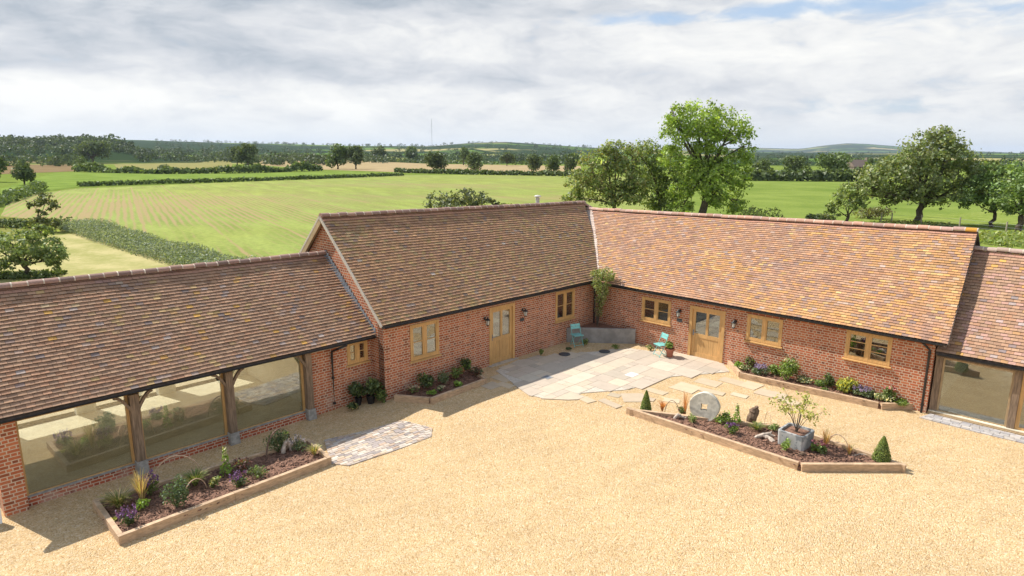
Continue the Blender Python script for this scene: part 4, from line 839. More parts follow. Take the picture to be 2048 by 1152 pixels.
tree('young_tree', 'slim young tree with a thin crown standing above the dark hedge at left', b, 4, lobes_px(b, [(82, 405, 22, 12), (68, 420, 14, 10), (95, 418, 16, 10), (82, 438, 16, 12), (88, 458, 26, 12), (76, 455, 14, 10)]), 1500, .13, [(0.075, 0.095, 0.03), (0.09, 0.11, 0.04), (0.06, 0.075, 0.025)], (.11, 1.6, 0, 0), 9)
for (px, top, dist, lab, spec) in [(930, 380, 37, 'small loose-branched tree poking up behind the ridge of the tallest barn', [(880, 402, 30, 16), (925, 396, 30, 15), (950, 400, 24, 15), (975, 408, 22, 10), (905, 415, 40, 12), (990, 402, 8, 13)])]:
    d = ray(px, 400); b = np.array((d[0] / d[1] * dist, dist, 0.0)); tree('small_tree', lab, b, 5, lobes_px(b, spec), 2300, .085, [(0.085, 0.105, 0.055), (0.11, 0.135, 0.07), (0.06, 0.08, 0.04), (0.14, 0.16, 0.09)], (.12, 2.2, .1, 0), 10)
def shrub(name, label, base, w, h, n, leaf, pal, seed, cat='bush', mat=None, group=None, d=None):
    r = np.random.RandomState(seed); mb = MB(); k = 7; d = d or w
    for i in range(k):
        c = np.array((r.uniform(-.32, .32) * w, r.uniform(-.32, .32) * d, h * r.uniform(.32, .68))); q, dr = ball(n // k, r, .4)
        P = c + q * np.array((w * .3, d * .3, h * .33)); P[:, 2] = np.maximum(P[:, 2], .02); mb.quads(leafquads(P, leaf * np.exp(r.normal(0, .25, len(P))), r, dr * .8, .4, .6), leafcols(len(P), pal, r, .18) * math.exp(r.normal(0, .08)))
    for i in range(6):
        mb.tube([(0, 0, 0), (r.uniform(-.3, .3) * w, r.uniform(-.3, .3) * d, h * .6)], [max(.006, w * .015), .004], 4, (0.08, 0.06, 0.04))
    return tag(mb.build(name, mat or LEAF, None, loc=base), label, cat, group)
for i, (px, py, wpx, hpx, lab, pal) in enumerate([(1516, 447, 76, 32, 'rounded grey-green bush showing above the middle of the orange roof ridge', G_APPLE), (1618, 450, 34, 22, 'small dark bush showing just above the roof ridge left of the crooked tree', G_OAK), (1648, 443, 34, 18, 'low pale scrub between the small dark bush and the crooked tree', G_SAGE),
        (1735, 432, 70, 26, 'scrubby brown-green bush under the left side of the broad dark tree', [(0.08, 0.085, 0.035), (0.11, 0.11, 0.05)]), (1010, 425, 26, 16, 'low bush by the field edge seen over the barn ridge left of the flue', G_APPLE)]):
    b = gp(px, py, .03); k = b[1] / F; shrub('bush', lab, b, wpx * k, hpx * k * 1.25, 900, .12, pal, 60 + i)

# hedges
def hedge(label, pts, wd, ht, n, leaf, pal, seed, tops=0.25, name='hedge', cat='hedge', kind=None, mat=None):
    r = np.random.RandomState(seed); pts = np.array(pts, float); seg = np.linalg.norm(np.diff(pts, axis=0), axis=1); cum = np.concatenate([[0], np.cumsum(seg)]); q = r.uniform(0, cum[-1], n)
    i = np.clip(np.searchsorted(cum, q) - 1, 0, len(seg) - 1); f = ((q - cum[i]) / seg[i])[:, None]; c = pts[i] * (1 - f) + pts[i + 1] * f; dr = (pts[i + 1] - pts[i]) / seg[i][:, None]; sx = np.stack([dr[:, 1], -dr[:, 0], 0 * q], 1)
    top = ht * (1 + tops * lownoise(q / max(ht, .5) * .55, 0 * q, seed) * .5); a = r.uniform(0, math.pi, n); rad = r.uniform(.55, 1, n)
    P = c + sx * (np.cos(a) * rad * wd / 2)[:, None]; P[:, 2] += top * (np.sin(a) * rad * .55 + r.uniform(0, .45, n)); bias = sx * np.cos(a)[:, None] * .8; bias[:, 2] += np.sin(a) * .8
    mb = MB().quads(leafquads(P - pts[0], leaf * np.exp(r.normal(0, .25, n)), r, bias, .3, .65), leafcols(n, pal, r, .2))
    o = mb.build(name, mat or FARLEAF, None, loc=pts[0])
    return tag(o, label, cat, None, kind) if not kind else tag(o, kind=kind)
HD = G_OAK; HB = [(0.070, 0.108, 0.032), (0.09, 0.132, 0.042), (0.055, 0.086, 0.028)]
hedge('long thin clipped hedge crossing the green crop field', [gp(155, 380), gp(300, 374), (gp(520, 366)), gp(680, 359), gp(803, 353)], 1.7, 1.15, 4200, .34, HB, 1, .15)
hedge('dark hedge beyond the crop field left of the bushy orchard tree', [gp(790, 347), gp(950, 350), gp(1170, 352)], 2.6, 1.7, 3600, .5, HD, 2, .5)
hedge('uneven hedgerow of bushes along the front of the olive stubble field', [gp(150, 350), gp(230, 352), gp(330, 353.5), gp(480, 350.5), gp(640, 344.5)], 3.2, 2.6, 4400, .6, HB, 3, 1.0)
hedge('dark hedge across the far side of the pasture right of the tallest tree', [gp(1480, 357.5), gp(1600, 358), gp(1720, 358)], 5, 3.6, 2600, .6, HD, 4, .4)
hedge('dark hedge running behind the slim young tree at left', [gp(-40, 462), gp(60, 464), gp(143, 461)], 1.4, 1.0, 1800, .12, HD, 5, .3)
hedge('lighter hedge along the left edge of the crop field below the far-left tree', [gp(-20, 424), gp(30, 406), gp(84, 386)], 2.4, 2.0, 1900, .25, HB, 6, .6)
hedge('hedge on the left horizon fields beside the big oak', [gp(0, 332.5), gp(80, 331.5), gp(150, 332.5)], 4, 4.2, 1500, .9, HD, 7, .7)
hedge('hedge behind the tan stubble field', [gp(640, 323), gp(860, 328), gp(1020, 330), gp(1160, 330)], 6, 3.0, 1800, .9, HD, 8, .6)
hedge('pale green thicket behind the left end of the tan stubble', [gp(500, 322), gp(580, 321), gp(660, 321)], 26, 7, 1800, 1.1, [(0.06, 0.095, 0.028), (0.085, 0.12, 0.04)], 9, .8)
hedge('tall grey-green weedy margin between the paddock and the crop field', [gp(150, 462), gp(230, 487), gp(330, 515), gp(420, 540), gp(520, 560)], 3.6, 1.15, 36000, .062, [(0.115, 0.152, 0.10), (0.14, 0.178, 0.12), (0.09, 0.125, 0.078), (0.17, 0.20, 0.14)], 10, .35, 'weedy_margin', 'hedge', None, LEAF)
hedge('dark undergrowth under the leaning orchard tree at the left edge', [gp(-60, 566), gp(20, 562), gp(120, 560)], 2.2, .35, 900, .12, HD, 11, .3, 'undergrowth', 'undergrowth')
hedge(None, [gp(1940, 480), gp(2060, 470), gp(2200, 470)], 7, .7, 4200, .14, [(0.12, 0.17, 0.04), (0.15, 0.20, 0.055), (0.19, 0.22, 0.08)], 12, .5, 'long_grass', None, 'stuff', LEAF)
hedge(None, [gp(1560, 449), gp(1700, 447), gp(1900, 445)], 4, .45, 3000, .13, [(0.12, 0.17, 0.04), (0.15, 0.20, 0.055), (0.22, 0.23, 0.09)], 13, .5, 'long_grass', None, 'stuff', LEAF)

# separate field trees, each at its own distance: (x, base y, top y, half width, label)
FT = [(185, 334, 285, 36, 'big dark oak standing left of the olive stubble field'), (160, 347, 318, 14, 'small tree crowded against the left foot of the big oak'), (473, 335, 296, 20, 'lighter round tree left of the pair at the end of the olive stubble'), (494, 338, 290, 24, 'taller olive-green tree at the right end of the olive stubble field'),
      (674, 341, 290, 27, 'left and larger of two dark trees standing close together in the tan stubble'), (710, 341, 293, 20, 'right and slimmer of two dark trees standing close together in the tan stubble'), (760, 326, 293, 21, 'round dark tree just right of the close pair, behind the stubble'),
      (820, 326, 293, 19, 'dark round tree left of the mast, behind the stubble'), (871, 345, 303, 25, 'low round tree on the hedge right below the mast'), (948, 346, 304, 28, 'wide round tree on the hedge, second to the right of the mast'), (925, 331, 294, 15, 'narrow distant tree behind the wide round one on the hedge'),
      (1012, 332, 304, 17, 'distant dark tree between the wide round one and the hedge clump'), (1062, 344, 306, 26, 'first tree of the dark hedge clump left of the bushy orchard tree'), (1105, 346, 309, 20, 'middle tree of the dark hedge clump left of the bushy orchard tree'), (1140, 346, 305, 26, 'last tree of the dark hedge clump touching the bushy orchard tree'),
      (48, 378, 326, 28, 'lone round tree in the green field near the left edge'), (-4, 372, 320, 20, 'tree cut off by the left edge beside the lone round tree'), (330, 353, 333, 18, 'squat round bush in the hedgerow before the olive stubble'),
      (1590, 350, 306, 34, 'wide dark tree beyond the pasture, left of the tallest one there'), (1668, 350, 299, 42, 'biggest dome-shaped dark tree beyond the pasture on the right'), (1522, 356, 312, 26, 'dark tree beyond the pasture touching the tallest tree on its right'), (1735, 338, 309, 10, 'small pointed dark tree beside the far cottage'), (1300, 350, 312, 30, 'far tree hidden behind the rounded orchard tree'), (1765, 352, 305, 26, 'far dark tree just left of the broad orchard tree'), (2004, 318, 303, 5, 'thin dark conifer on the far right skyline')]
def far_tree(px, py, top, hw, label, seed):
    b = gp(px, py); k = b[1] / F; H = (py - top) * k; W = hw * k; r = np.random.RandomState(seed); lb = []
    for i in range(9):
        a = r.uniform(0, 6.28); q = r.uniform(.1, .62); z = r.uniform(.30, .74); lb.append((math.cos(a) * q * W, math.sin(a) * q * W, z * H, W * .42, W * .42, H * .24))
    lb.append((0, 0, H * .74, W * .5, W * .5, H * .24))
    n = 1700 if hw > 15 else 700
    tree('field_tree', label, b, H, lb, n, .050 * H, G_OAK if seed % 3 else HB, (H * .03, H * .25, 0, 0), seed, group='trees in the far fields', mat=FARLEAF, clump=False)
for i, (px, py, top, hw, lab) in enumerate(FT):
    if px == 1300: continue
    far_tree(px, py, top, hw, lab, 200 + i)
# far woods and hedgerow trees that merge into one mass
def woods(name, cells, pal, seed):
    """cells: pixel azimuth range, radial range, count, tree height"""
    r = np.random.RandomState(seed); mb = MB()
    for (p0, p1, r0, r1, N, h) in cells:
        px = r.uniform(p0, p1, N); rd = r.uniform(r0, r1, N); az = np.arctan((px - 1024) / (F * 1.022)); X = rd * np.sin(az); Y = rd * np.cos(az); Z = terrain(X, Y); hh = h * np.exp(r.normal(0, .18, N)); k = 46
        tint = np.exp(r.normal(0, .2, N))[:, None]
        for j in range(k):
            d, dr = ball(N, r, .6); P = np.stack([X, Y, Z + hh * .46], 1) + d * np.stack([hh * .6, hh * .6, hh * .46], 1); mb.quads(leafquads(P, hh * .125, r, dr, .4, .75), leafcols(N, pal, r, .14) * tint)
    return tag(mb.build(name, FARLEAF), kind='stuff')
WD = [(0.040, 0.062, 0.028), (0.048, 0.072, 0.032), (0.034, 0.053, 0.026)]
woods('hill_wood', [(-120, 262, 780, 1000, 420, 9), (-60, 230, 640, 780, 120, 7), (230, 300, 700, 900, 50, 7)], WD, 1)
woods('distant_woods', [(270, 640, 560, 760, 80, 7), (270, 470, 800, 1300, 90, 8), (470, 1170, 500, 640, 85, 7), (560, 1170, 700, 1100, 120, 8), (300, 1300, 1200, 2000, 160, 8), (300, 1300, 2200, 3200, 170, 9), (1480, 2100, 480, 620, 60, 5.5), (1480, 2200, 700, 1500, 90, 6), (1450, 2300, 1600, 3000, 90, 7), (-50, 160, 420, 560, 36, 6), (480, 660, 420, 520, 50, 6)], WD, 2)
# mast
d = gp(862, 330); mdist = 2600.; mx = ray(862, 293)[0] / ray(862, 293)[1] * mdist; mz0 = float(terrain(np.array([mx]), np.array([mdist]))[0]); mz1 = zat(862, 239, mdist)
mt = thing('radio_mast', 'thin tall lattice radio mast on the far skyline', 'mast', (mx, mdist, mz0))
MB().tube([(0, 0, 0), (0, 0, mz1 - mz0)], .62, 6).build('mast_column', m_plain('mast_steel', (0.30, 0.31, 0.33), .6), mt)
mg = MB()
for a in (0.3, 2.4, 4.5): mg.tube([(0, 0, (mz1 - mz0) * .85), (math.cos(a) * 45, math.sin(a) * 45, 0)], .06, 4)
mg.build('guy_wire', bpy.data.materials['mast_steel'], mt)
# far cottage
b = gp(1715, 337); ct = thing('cottage', 'far brown-roofed cottage among trees beyond the pasture', 'cottage', b + (0, 0, -1.2), .2)
MB().box(-5, 5, -3, 3, 0, 3.4).build('wall', m_plain('cottage_brick', (0.20, 0.155, 0.125)), ct)
MB().slab([(-5.3, -3.4, 3.3), (-5.3, 0, 6.6), (-5.3, 3.4, 3.3)], (10.6, 0, 0)).build('roof', m_plain('cottage_roof', (0.17, 0.125, 0.10)), ct); MB().box(3.5, 4.4, -.5, .5, 5.8, 7.6).build('chimney', bpy.data.materials['cottage_brick'], ct)
# orchard fence
fp = [gp(px, py, .03) for px, py in ((1760, 443), (1781, 443.5), (1840, 447), (1917, 452), (2010, 462), (2120, 476))]
fo = thing('wire_fence', 'post and wire stock fence crossing the orchard grass behind the right barn', 'fence', fp[0])
for p in fp: MB().tube([p - fp[0], p - fp[0] + np.array((0, 0, 1.25))], .07, 7).build('post', m_plain('fence_post', (0.30, 0.26, 0.20), .9) if 'fence_post' not in bpy.data.materials else bpy.data.materials['fence_post'], fo)
wr_ = MB()
for h in (.35, .7, 1.05): wr_.tube([p - fp[0] + np.array((0, 0, h)) for p in fp], .008, 4)
wr_.build('wire', LEAD, fo)
# ------------------------------------------------------------------ courtyard things
def lantern(label, fr, s, z):
    pos = (Mw if fr == 'M' else Rw)(s, 0.0, z); T = thing('wall_lantern', label, 'wall lamp', pos, AA if fr == 'M' else BA, 'black lanterns beside the two oak doors')
    a = MB(); a.lathe([(.055, -.02), (.06, -.005), (.03, .0)], (0, -.012, .02), 10, axis=1); a.tube([(0, -.02, .02), (0, -.07, .10), (0, -.15, .13), (0, -.20, .09)], [.014, .013, .012, .011], 6); T.scale = (.85, .85, .85); a.build('bracket', BLACK, T)
    c = MB(); c.lathe([(.012, .12), (.03, .10), (.05, .075), (.115, .03), (.12, .015), (.09, .01)], (0, -.20, -.03), 8)
    for k in range(4): g = math.pi / 4 + k * math.pi / 2; c.tube([(.088 * math.cos(g), -.20 + .088 * math.sin(g), -.02), (.062 * math.cos(g), -.20 + .062 * math.sin(g), -.205)], .009, 4)
    c.lathe([(.068, -.205), (.07, -.22), (.02, -.25)], (0, -.20, 0), 8); c.build('lantern_cage', BLACK, T)
    MB().lathe([(.078, -.025), (.054, -.20)], (0, -.20, 0), 8).build('lantern_glass', m_plain('frosted_glass', (0.62, 0.60, 0.55), .25) if 'frosted_glass' not in bpy.data.materials else bpy.data.materials['frosted_glass'], T)
lantern('black wall lantern on the left of the shaded barn door', 'M', 4.20, 1.79); lantern('black wall lantern on the right of the shaded barn door', 'M', 6.12, 1.78)
lantern('black wall lantern between the left window and the sunlit barn door', 'R', -.40, 1.66); lantern('black wall lantern on the right of the sunlit barn door', 'R', 1.80, 1.66)
for lab, fr, s, z in (('dark slate name plate under the lantern right of the shaded door', Mw, 6.12, 1.42), ('dark slate name plate under the lantern left of the sunlit door', Rw, -.42, 1.30)):
    T = thing('name_plate', lab, 'sign', fr(s, 0.0, z), AA if fr is Mw else BA); MB().box(-.11, .11, -.012, -.002, -.06, .06).build('plate', m_plain('slate', (.05, .055, .06), .5) if 'slate' not in bpy.data.materials else bpy.data.materials['slate'], T)
    q = MB()
    for x in (-.095, .095): q.lathe([(.008, -.003), (.008, .003)], (x, -.014, 0), 6, axis=1)
    q.build('screw', LEAD, T)
def chair(label, pos, face, rz0):
    T = thing('garden_chair', label, 'chair', pos, rz0, 'turquoise folding chairs on the patio')
    f = MB(); W = .20
    for sx in (-W, W):
        f.tube([(sx, .20, 0), (sx, -.02, .44), (sx, -.17, .86)], .013, 6); f.tube([(sx * .9, -.20, 0), (sx * .9, .0, .28), (sx * .9, .19, .43)], .012, 6)
    f.tube([(-W, .17, .06), (W, .17, .06)], .009, 5); f.tube([(-W * .9, -.19, .03), (W * .9, -.19, .03)], .009, 5); f.build('chair_frame', TURQ, T)
    s = MB()
    for k in range(6): s.box(-W - .005, W + .005, -.19 + k * .068, -.19 + k * .068 + .060, .44, .458)
    s.build('seat', TURQ, T); bk = MB()
    for k in range(2): y, z = -.125 - .028 * k, .66 + .10 * k; bk.slab([(-W - .01, y, z), (W + .01, y, z), (W + .01, y - .026, z + .09), (-W - .01, y - .026, z + .09)], (0, .014, .004))
    bk.build('backrest', TURQ, T)
chair('turquoise folding chair in the shade beside the grey planter', gp(1154, 690, .02), None, -2.72)
chair('turquoise folding chair in the sun beside the terracotta pot', gp(1322, 709, .02), None, 1.95)

# corner planter
pl = [MF(gp(*q)) for q in ((1148, 690), (1262, 691))]
p0, p1 = Mw(8.75, .06), Mw(10.50, 2.10); T = thing('corner_planter', 'grey angled planter wall filling the corner between the two barns', 'planter', p0)
P = [(Mw(8.72, .02) - p0)[:2], (Mw(10.5, 2.12) - p0)[:2], (Mw(10.58, 2.02) - p0)[:2], (Mw(8.88, .02) - p0)[:2]]
MB().prism(P, 0, .60).build('planter_wall', m_plain('cement_render', (0.27, 0.255, 0.24), .9, .2, 3, bmp=.3), T)
MB().prism([(Mw(8.89, .03) - p0)[:2], (Mw(10.58, 2.0) - p0)[:2], (Mw(10.6, .03) - p0)[:2]], .30, .50).build('soil', SOIL, T)

# sleeper-edged beds
def bed(label, pts, soilz=.13, hh=.19, th=.10, open_from=None, skip=()):
    P = [np.array(p, float) for p in pts]; o = P[0].copy(); T = thing('raised_bed', label, 'raised bed', o); N = len(P); ctr = sum(P) / N
    for i in range(N):
        if i in skip: continue
        a, b_ = P[i] - o, P[(i + 1) % N] - o; d = (b_ - a) / np.linalg.norm(b_ - a); nin = np.array((-d[1], d[0], 0)); nin = nin if nin @ (ctr - o - a) > 0 else -nin
        prv = P[i - 1] - o; nxt = P[(i + 2) % N] - o
        a2 = a + nin * th / 2 + d * (th * .0); b2 = b_ + nin * th / 2 - d * (th * 1.02)
        L = np.linalg.norm(b2 - a2); nb = max(1, int(round(L / 2.4)))
        for k in range(nb):
            q0, q1 = a2 + (b2 - a2) * k / nb, a2 + (b2 - a2) * (k + 1) / nb - d * .006
            MB().beam(q0 + (0, 0, hh / 2 - .04), q1 + (0, 0, hh / 2 - .04), th, hh + .08 + .004 * ((i + k) % 3)).build('timber_edge', SLEEPER, T)
    S = [(p - ctr) * .965 + ctr - o for p in P]; r = np.random.RandomState(abs(N + int(o[0] * 10)))
    # mulch: a lumpy surface
    mb = MB(); G = .09; xy = np.array(S)[:, :2]; x0, y0 = xy.min(0); x1, y1 = xy.max(0); nx, ny = int((x1 - x0) / G) + 2, int((y1 - y0) / G) + 2
    poly = [tuple(q) for q in xy]; ok = {}
    zz = soilz - .02 + r.normal(0, .014, (nx, ny)); V = []; idx = {}
    for i in range(nx):
        for j in range(ny):
            p = (x0 + i * G, y0 + j * G)
            if inpoly(p, poly): idx[(i, j)] = len(V); V.append((p[0] + r.uniform(-.03, .03), p[1] + r.uniform(-.03, .03), zz[i, j]))
    Fc = [(idx[(i, j)], idx[(i + 1, j)], idx[(i + 1, j + 1)], idx[(i, j + 1)]) for i in range(nx - 1) for j in range(ny - 1) if all(q in idx for q in ((i, j), (i + 1, j), (i + 1, j + 1), (i, j + 1)))]
    so = MB().prism(poly, -.05, soilz - .045); so.add(V, Fc)
    # bark chips
    n_ = int(len(V) * 3.2); 
    for k in range(n_):
        v = np.array(V[r.randint(len(V))]) + (r.uniform(-.05, .05), r.uniform(-.05, .05), .012); a = r.uniform(0, 6.28); l, w2 = r.uniform(.018, .05), r.uniform(.008, .018); t_ = r.normal(0, .35)
        dx = np.array((math.cos(a), math.sin(a), t_)) * l; dy = np.array((-math.sin(a), math.cos(a), r.normal(0, .3))) * w2
        so.add([v - dx - dy, v + dx - dy, v + dx + dy, v - dx + dy], [(0, 1, 2, 3)])
    so.build('mulch', SOIL, T); return T
bed('long raised bed of sawn sleepers in front of the big glass panes', [gc(243, 1097), gc(666, 931), gc(622, 893), gc(190, 1022)])
bed('small shaded sleeper bed against the wall left of the shaded door', [gc(866, 810), gc(976, 768), Mw(3.55, .03), Mw(.45, .03), gc(790, 804)], skip=(2, 3))
bed('sunlit sleeper bed along the wall right of the sunlit door', [Rw(1.62, .04), gc(1480, 753), gc(1765, 814), gc(1840, 813), Rw(7.45, .04)], skip=(4,))
ia, ib, ic = gc(1254, 826), gc(1606, 939), gc(1814, 938)
idd = gc(1600, 853); ie = gc(1420, 806)
bed('island sleeper bed out in the gravel with the millstone and stone trough', [ia, ib, ic, gc(1585, 862)])

# ---- plants
def pbush(name, label, px, py, w, h, pal, n=260, leaf=.028, cat='plant', flowers=None, zb=.10, seed=None, at=None, group=None):
    w, h, n, leaf = w * 1.12, h * 1.12, int(n * 1.3), leaf * 1.02; seed = seed if seed is not None else int(px * 7 + py); base = gc(px, py) if at is None else np.array(at, float); base = base + (0, 0, zb); r = np.random.RandomState(seed % 2**31); mb = MB()
    k = 5
    for i in range(k):
        c = np.array((r.uniform(-.28, .28) * w, r.uniform(-.28, .28) * w, h * r.uniform(.35, .7))); q, d = ball(n // k, r, .3); P = c + q * np.array((w * .33, w * .33, h * .36)); P[:, 2] = np.maximum(P[:, 2], .01)
        mb.quads(leafquads(P, leaf * np.exp(r.normal(0, .3, len(P))), r, d * .6, .5, .55), leafcols(len(P), pal, r, .22)); mb.tube([(0, 0, 0), c * (.6, .6, .5), c], [.007, .005, .003], 4, (0.09, 0.10, 0.04))
    for i in range(8): mb.tube([(0, 0, 0), (r.uniform(-.35, .35) * w, r.uniform(-.35, .35) * w, h * .75)], [.007, .003], 4, (0.09, 0.10, 0.04))
    if flowers is None: return tag(mb.build(name, LEAF, None, loc=base), label, cat, group)
    T = thing(name, label, cat, base, 0, group); mb.build('foliage', LEAF, T); fm = MB(); fc, fn, fl, spike = flowers
    for i in range(fn):
        a = r.uniform(0, 6.28); q = w * .5 * math.sqrt(r.uniform()); top = np.array((math.cos(a) * q, math.sin(a) * q, h * r.uniform(.75, 1.1) + spike)); s0 = top * (.4, .4, .35)
        fm.tube([s0, top], [.004, .003], 3, (0.10, 0.14, 0.05)); m_ = 9 if spike else 5; P = top + np.stack([r.normal(0, fl * .6, m_), r.normal(0, fl * .6, m_), (-r.uniform(0, 1, m_) * max(spike, fl * 1.2))], 1)
        fm.quads(leafquads(P, fl, r, None, .6, .8), leafcols(m_, fc, r, .22))
    fm.build('flowers', PETAL, T); return T
def grass(name, label, px, py, w, h, pal, n=140, cat='grass clump', zb=.10, at=None, arch=.7):
    w, h, n = w * 1.15, h * 1.12, int(n * 1.5)
    base = (gc(px, py) if at is None else np.array(at, float)) + (0, 0, zb); r = np.random.RandomState(int(px * 13 + py)); mb = MB(); Vs = []; Cs = []
    for i in range(n):
        a = r.uniform(0, 6.28); L = h * r.uniform(.65, 1.15); out = w * .5 * r.uniform(.3, 1.1); wd = r.uniform(.004, .008); d = np.array((math.cos(a), math.sin(a), 0)); sd_ = np.array((-d[1], d[0], 0)); pts = []
        for q in (0, .4, .75, 1.0): pts.append(d * (.02 + out * q ** 1.6) + np.array((0, 0, L * (q - arch * .45 * q ** 2.6))))
        c = leafcols(1, pal, r, .2)[0]
        for j in range(3): Vs.append([pts[j] - sd_ * wd, pts[j] + sd_ * wd, pts[j + 1] + sd_ * wd * (.8 - .25 * j), pts[j + 1] - sd_ * wd * (.8 - .25 * j)]); Cs.append(c)
    mb.quads(np.array(Vs), np.array(Cs)); return tag(mb.build(name, LEAF, None, loc=base), label, cat)
def cone(label, px, py, h, w, zb=.1):
    base = gc(px, py) + (0, 0, zb); r = np.random.RandomState(int(px)); T = thing('topiary_cone', label, 'topiary', base, 0, 'clipped box cones of the island bed'); mb = MB(); N = 2600
    z = r.uniform(0, 1, N) ** 1.35; a = r.uniform(0, 6.28, N); prof_ = np.interp(z, [0, .08, .3, .7, .93, 1], [.82, 1, .86, .46, .16, .03]) * w / 2; rad = prof_ * r.uniform(.88, 1.06, N)
    P = np.stack([rad * np.cos(a), rad * np.sin(a), z * h], 1); d = np.stack([np.cos(a), np.sin(a), 0 * a + .4], 1)
    mb.quads(leafquads(P, .017, r, d * 1.3, .2, .6), leafcols(N, [(0.10, 0.15, 0.028), (0.135, 0.185, 0.035), (0.075, 0.115, 0.022), (0.16, 0.19, 0.045)], r, .2)); mb.build('clipped_leaves', LEAF, T)
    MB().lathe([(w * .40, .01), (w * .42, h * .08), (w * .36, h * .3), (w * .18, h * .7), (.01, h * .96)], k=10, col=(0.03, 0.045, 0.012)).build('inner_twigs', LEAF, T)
def stem_spire(name, label, px, py, h, pal, flower=None, zb=.1, leaf=.05):
    base = gc(px, py) + (0, 0, zb); r = np.random.RandomState(int(px * 3 + py)); T = thing(name, label, 'plant', base); mb = MB()
    mb.tube([(0, 0, 0), (.02, 0, h * .5), (0, .01, h)], [.010, .008, .004], 5, (0.13, 0.17, 0.06)); N = 110; z = r.uniform(.0, .95, N); a = r.uniform(0, 6.28, N); q = (.02 + .13 * (1 - z) * r.uniform(.3, 1, N)); P = np.stack([q * np.cos(a), q * np.sin(a), z * h], 1)
    mb.quads(leafquads(P, leaf * (1.15 - z * .6), r, None, .7, .45), leafcols(N, pal, r, .2)); mb.build('foliage', LEAF, T)
    if flower is not None:
        M_ = 40; z = r.uniform(.55, 1.02, M_); a = r.uniform(0, 6.28, M_); P = np.stack([.035 * np.cos(a), .035 * np.sin(a), z * h], 1); MB().quads(leafquads(P, .026, r, None, .2, .8), leafcols(M_, flower, r, .15)).build('flowers', PETAL, T)
def hoop(name, label, cx, a, b_, h, mat, rad, zb=.1, cat='hoop', lean=0.0):
    """bent wand from ground point a to ground point b, rising to h"""
    a, b_ = np.array(a), np.array(b_); q = np.linspace(0, math.pi, 15); mid = (a + b_) / 2; d = (b_ - a) / 2; pr = np.array((-d[1], d[0], 0)); pr = pr / (np.linalg.norm(pr) + 1e-9)
    pts = [mid - d * math.cos(t) + np.array((0, 0, zb - .05 + (h + .05) * math.sin(t))) + pr * lean * math.sin(t) - a for t in q]
    return tag(MB().tube(pts, np.linspace(rad, rad * .8, 15), 6).build(name, mat, None, loc=a), label, cat)
GR = [(0.10, 0.145, 0.04), (0.13, 0.18, 0.05), (0.08, 0.115, 0.032)]; BR = [(0.13, 0.21, 0.03), (0.17, 0.26, 0.045), (0.10, 0.17, 0.025)]; GG = [(0.10, 0.135, 0.07), (0.13, 0.165, 0.09), (0.08, 0.11, 0.055)]; DK = [(0.045, 0.07, 0.025), (0.06, 0.09, 0.03), (0.035, 0.055, 0.02)]
STRAW = [(0.42, 0.35, 0.19), (0.27, 0.25, 0.10), (0.20, 0.22, 0.075), (0.42, 0.34, 0.19)]; PUR = [(0.16, 0.075, 0.24), (0.21, 0.10, 0.30), (0.13, 0.06, 0.17)]; LAV = [(0.27, 0.22, 0.42), (0.33, 0.27, 0.48), (0.22, 0.17, 0.34)]; PINK = [(0.50, 0.19, 0.22), (0.56, 0.28, 0.28)]; CREAM = [(0.55, 0.52, 0.36), (0.62, 0.58, 0.44)]; YEL = [(0.33, 0.34, 0.05), (0.40, 0.40, 0.07), (0.25, 0.28, 0.05)]; BRZ = [(0.12, 0.055, 0.05), (0.16, 0.08, 0.06), (0.085, 0.05, 0.045)]; COP = [(0.35, 0.17, 0.07), (0.42, 0.23, 0.10), (0.28, 0.13, 0.06)]
WAND = m_plain('bent_wand', (0.50, 0.34, 0.23), .8, .25, 14); RUST = m_plain('rusty_iron', (0.16, 0.10, 0.07), .85, .35, 18); DRIFT = m_plain('driftwood', (0.46, 0.38, 0.31), .9, .35, 12, bmp=.8); STUMPM = m_plain('dark_stump', (0.155, 0.10, 0.065), .95, .5, 14, bmp=1.0, stretch=(1, 1, .3))
# left bed
grass('ornamental_grass', 'pale straw grass mound at the near left end of the long bed', 243, 1030, .62, .42, STRAW + GR, 190)
pbush('salvia', 'purple salvia at the near corner of the long bed beside the yellow-green tuft', 263, 1066, .34, .26, DK, 150, .03, 'flower', (PUR, 22, .022, .13))
pbush('small_plant', 'tiny yellow-green tuft in the near left corner of the long bed', 237, 1055, .15, .08, YEL, 60, .025)
grass('ornamental_grass', 'tall feathery fawn grass behind the near purple salvia', 290, 1022, .40, .78, STRAW[:2] + [(0.30, 0.19, 0.12)], 70, arch=.5)
pbush('small_plant', 'bright green low tuft between the straw grass and the grey-green shrub', 291, 1035, .25, .28, BR, 110, .03)
pbush('salvia', 'taller purple salvia behind the tuft, left of the grey-green shrub', 306, 1007, .36, .34, GR, 170, .03, 'flower', (PUR, 26, .022, .16))
pbush('shrub', 'upright grey-green shrub with bushy round head in the long bed', 357, 1028, .46, .62, [(0.06, 0.10, 0.045), (0.08, 0.125, 0.055), (0.045, 0.075, 0.033)], 900, .022)
grass('ornamental_grass', 'spiky green grass mound inside the wicker hoop', 395, 985, .55, .42, GR + STRAW[1:3], 190)
hoop('wand_hoop', 'large pale bent wand arching over the long bed', 0, gc(310, 985), gc(412, 968), .66, WAND, .017)
hoop('wand_hoop', 'smaller bent wand hoop right beside the grey-green shrub', 0, gc(372, 1012), gc(418, 990), .36, WAND, .013)
pbush('small_plant', 'pale green tuft right of the spiky grass mound', 431, 988, .24, .24, GR + STRAW[1:2], 110, .03)
stem_spire('foxglove', 'tall pale foxglove spire in the middle of the long bed', 457, 962, .72, BR, CREAM, leaf=.06)
pbush('heuchera', 'dark bronze-leaved heuchera right of the foxglove spire', 490, 952, .38, .34, BRZ + GG[:1], 190, .032)
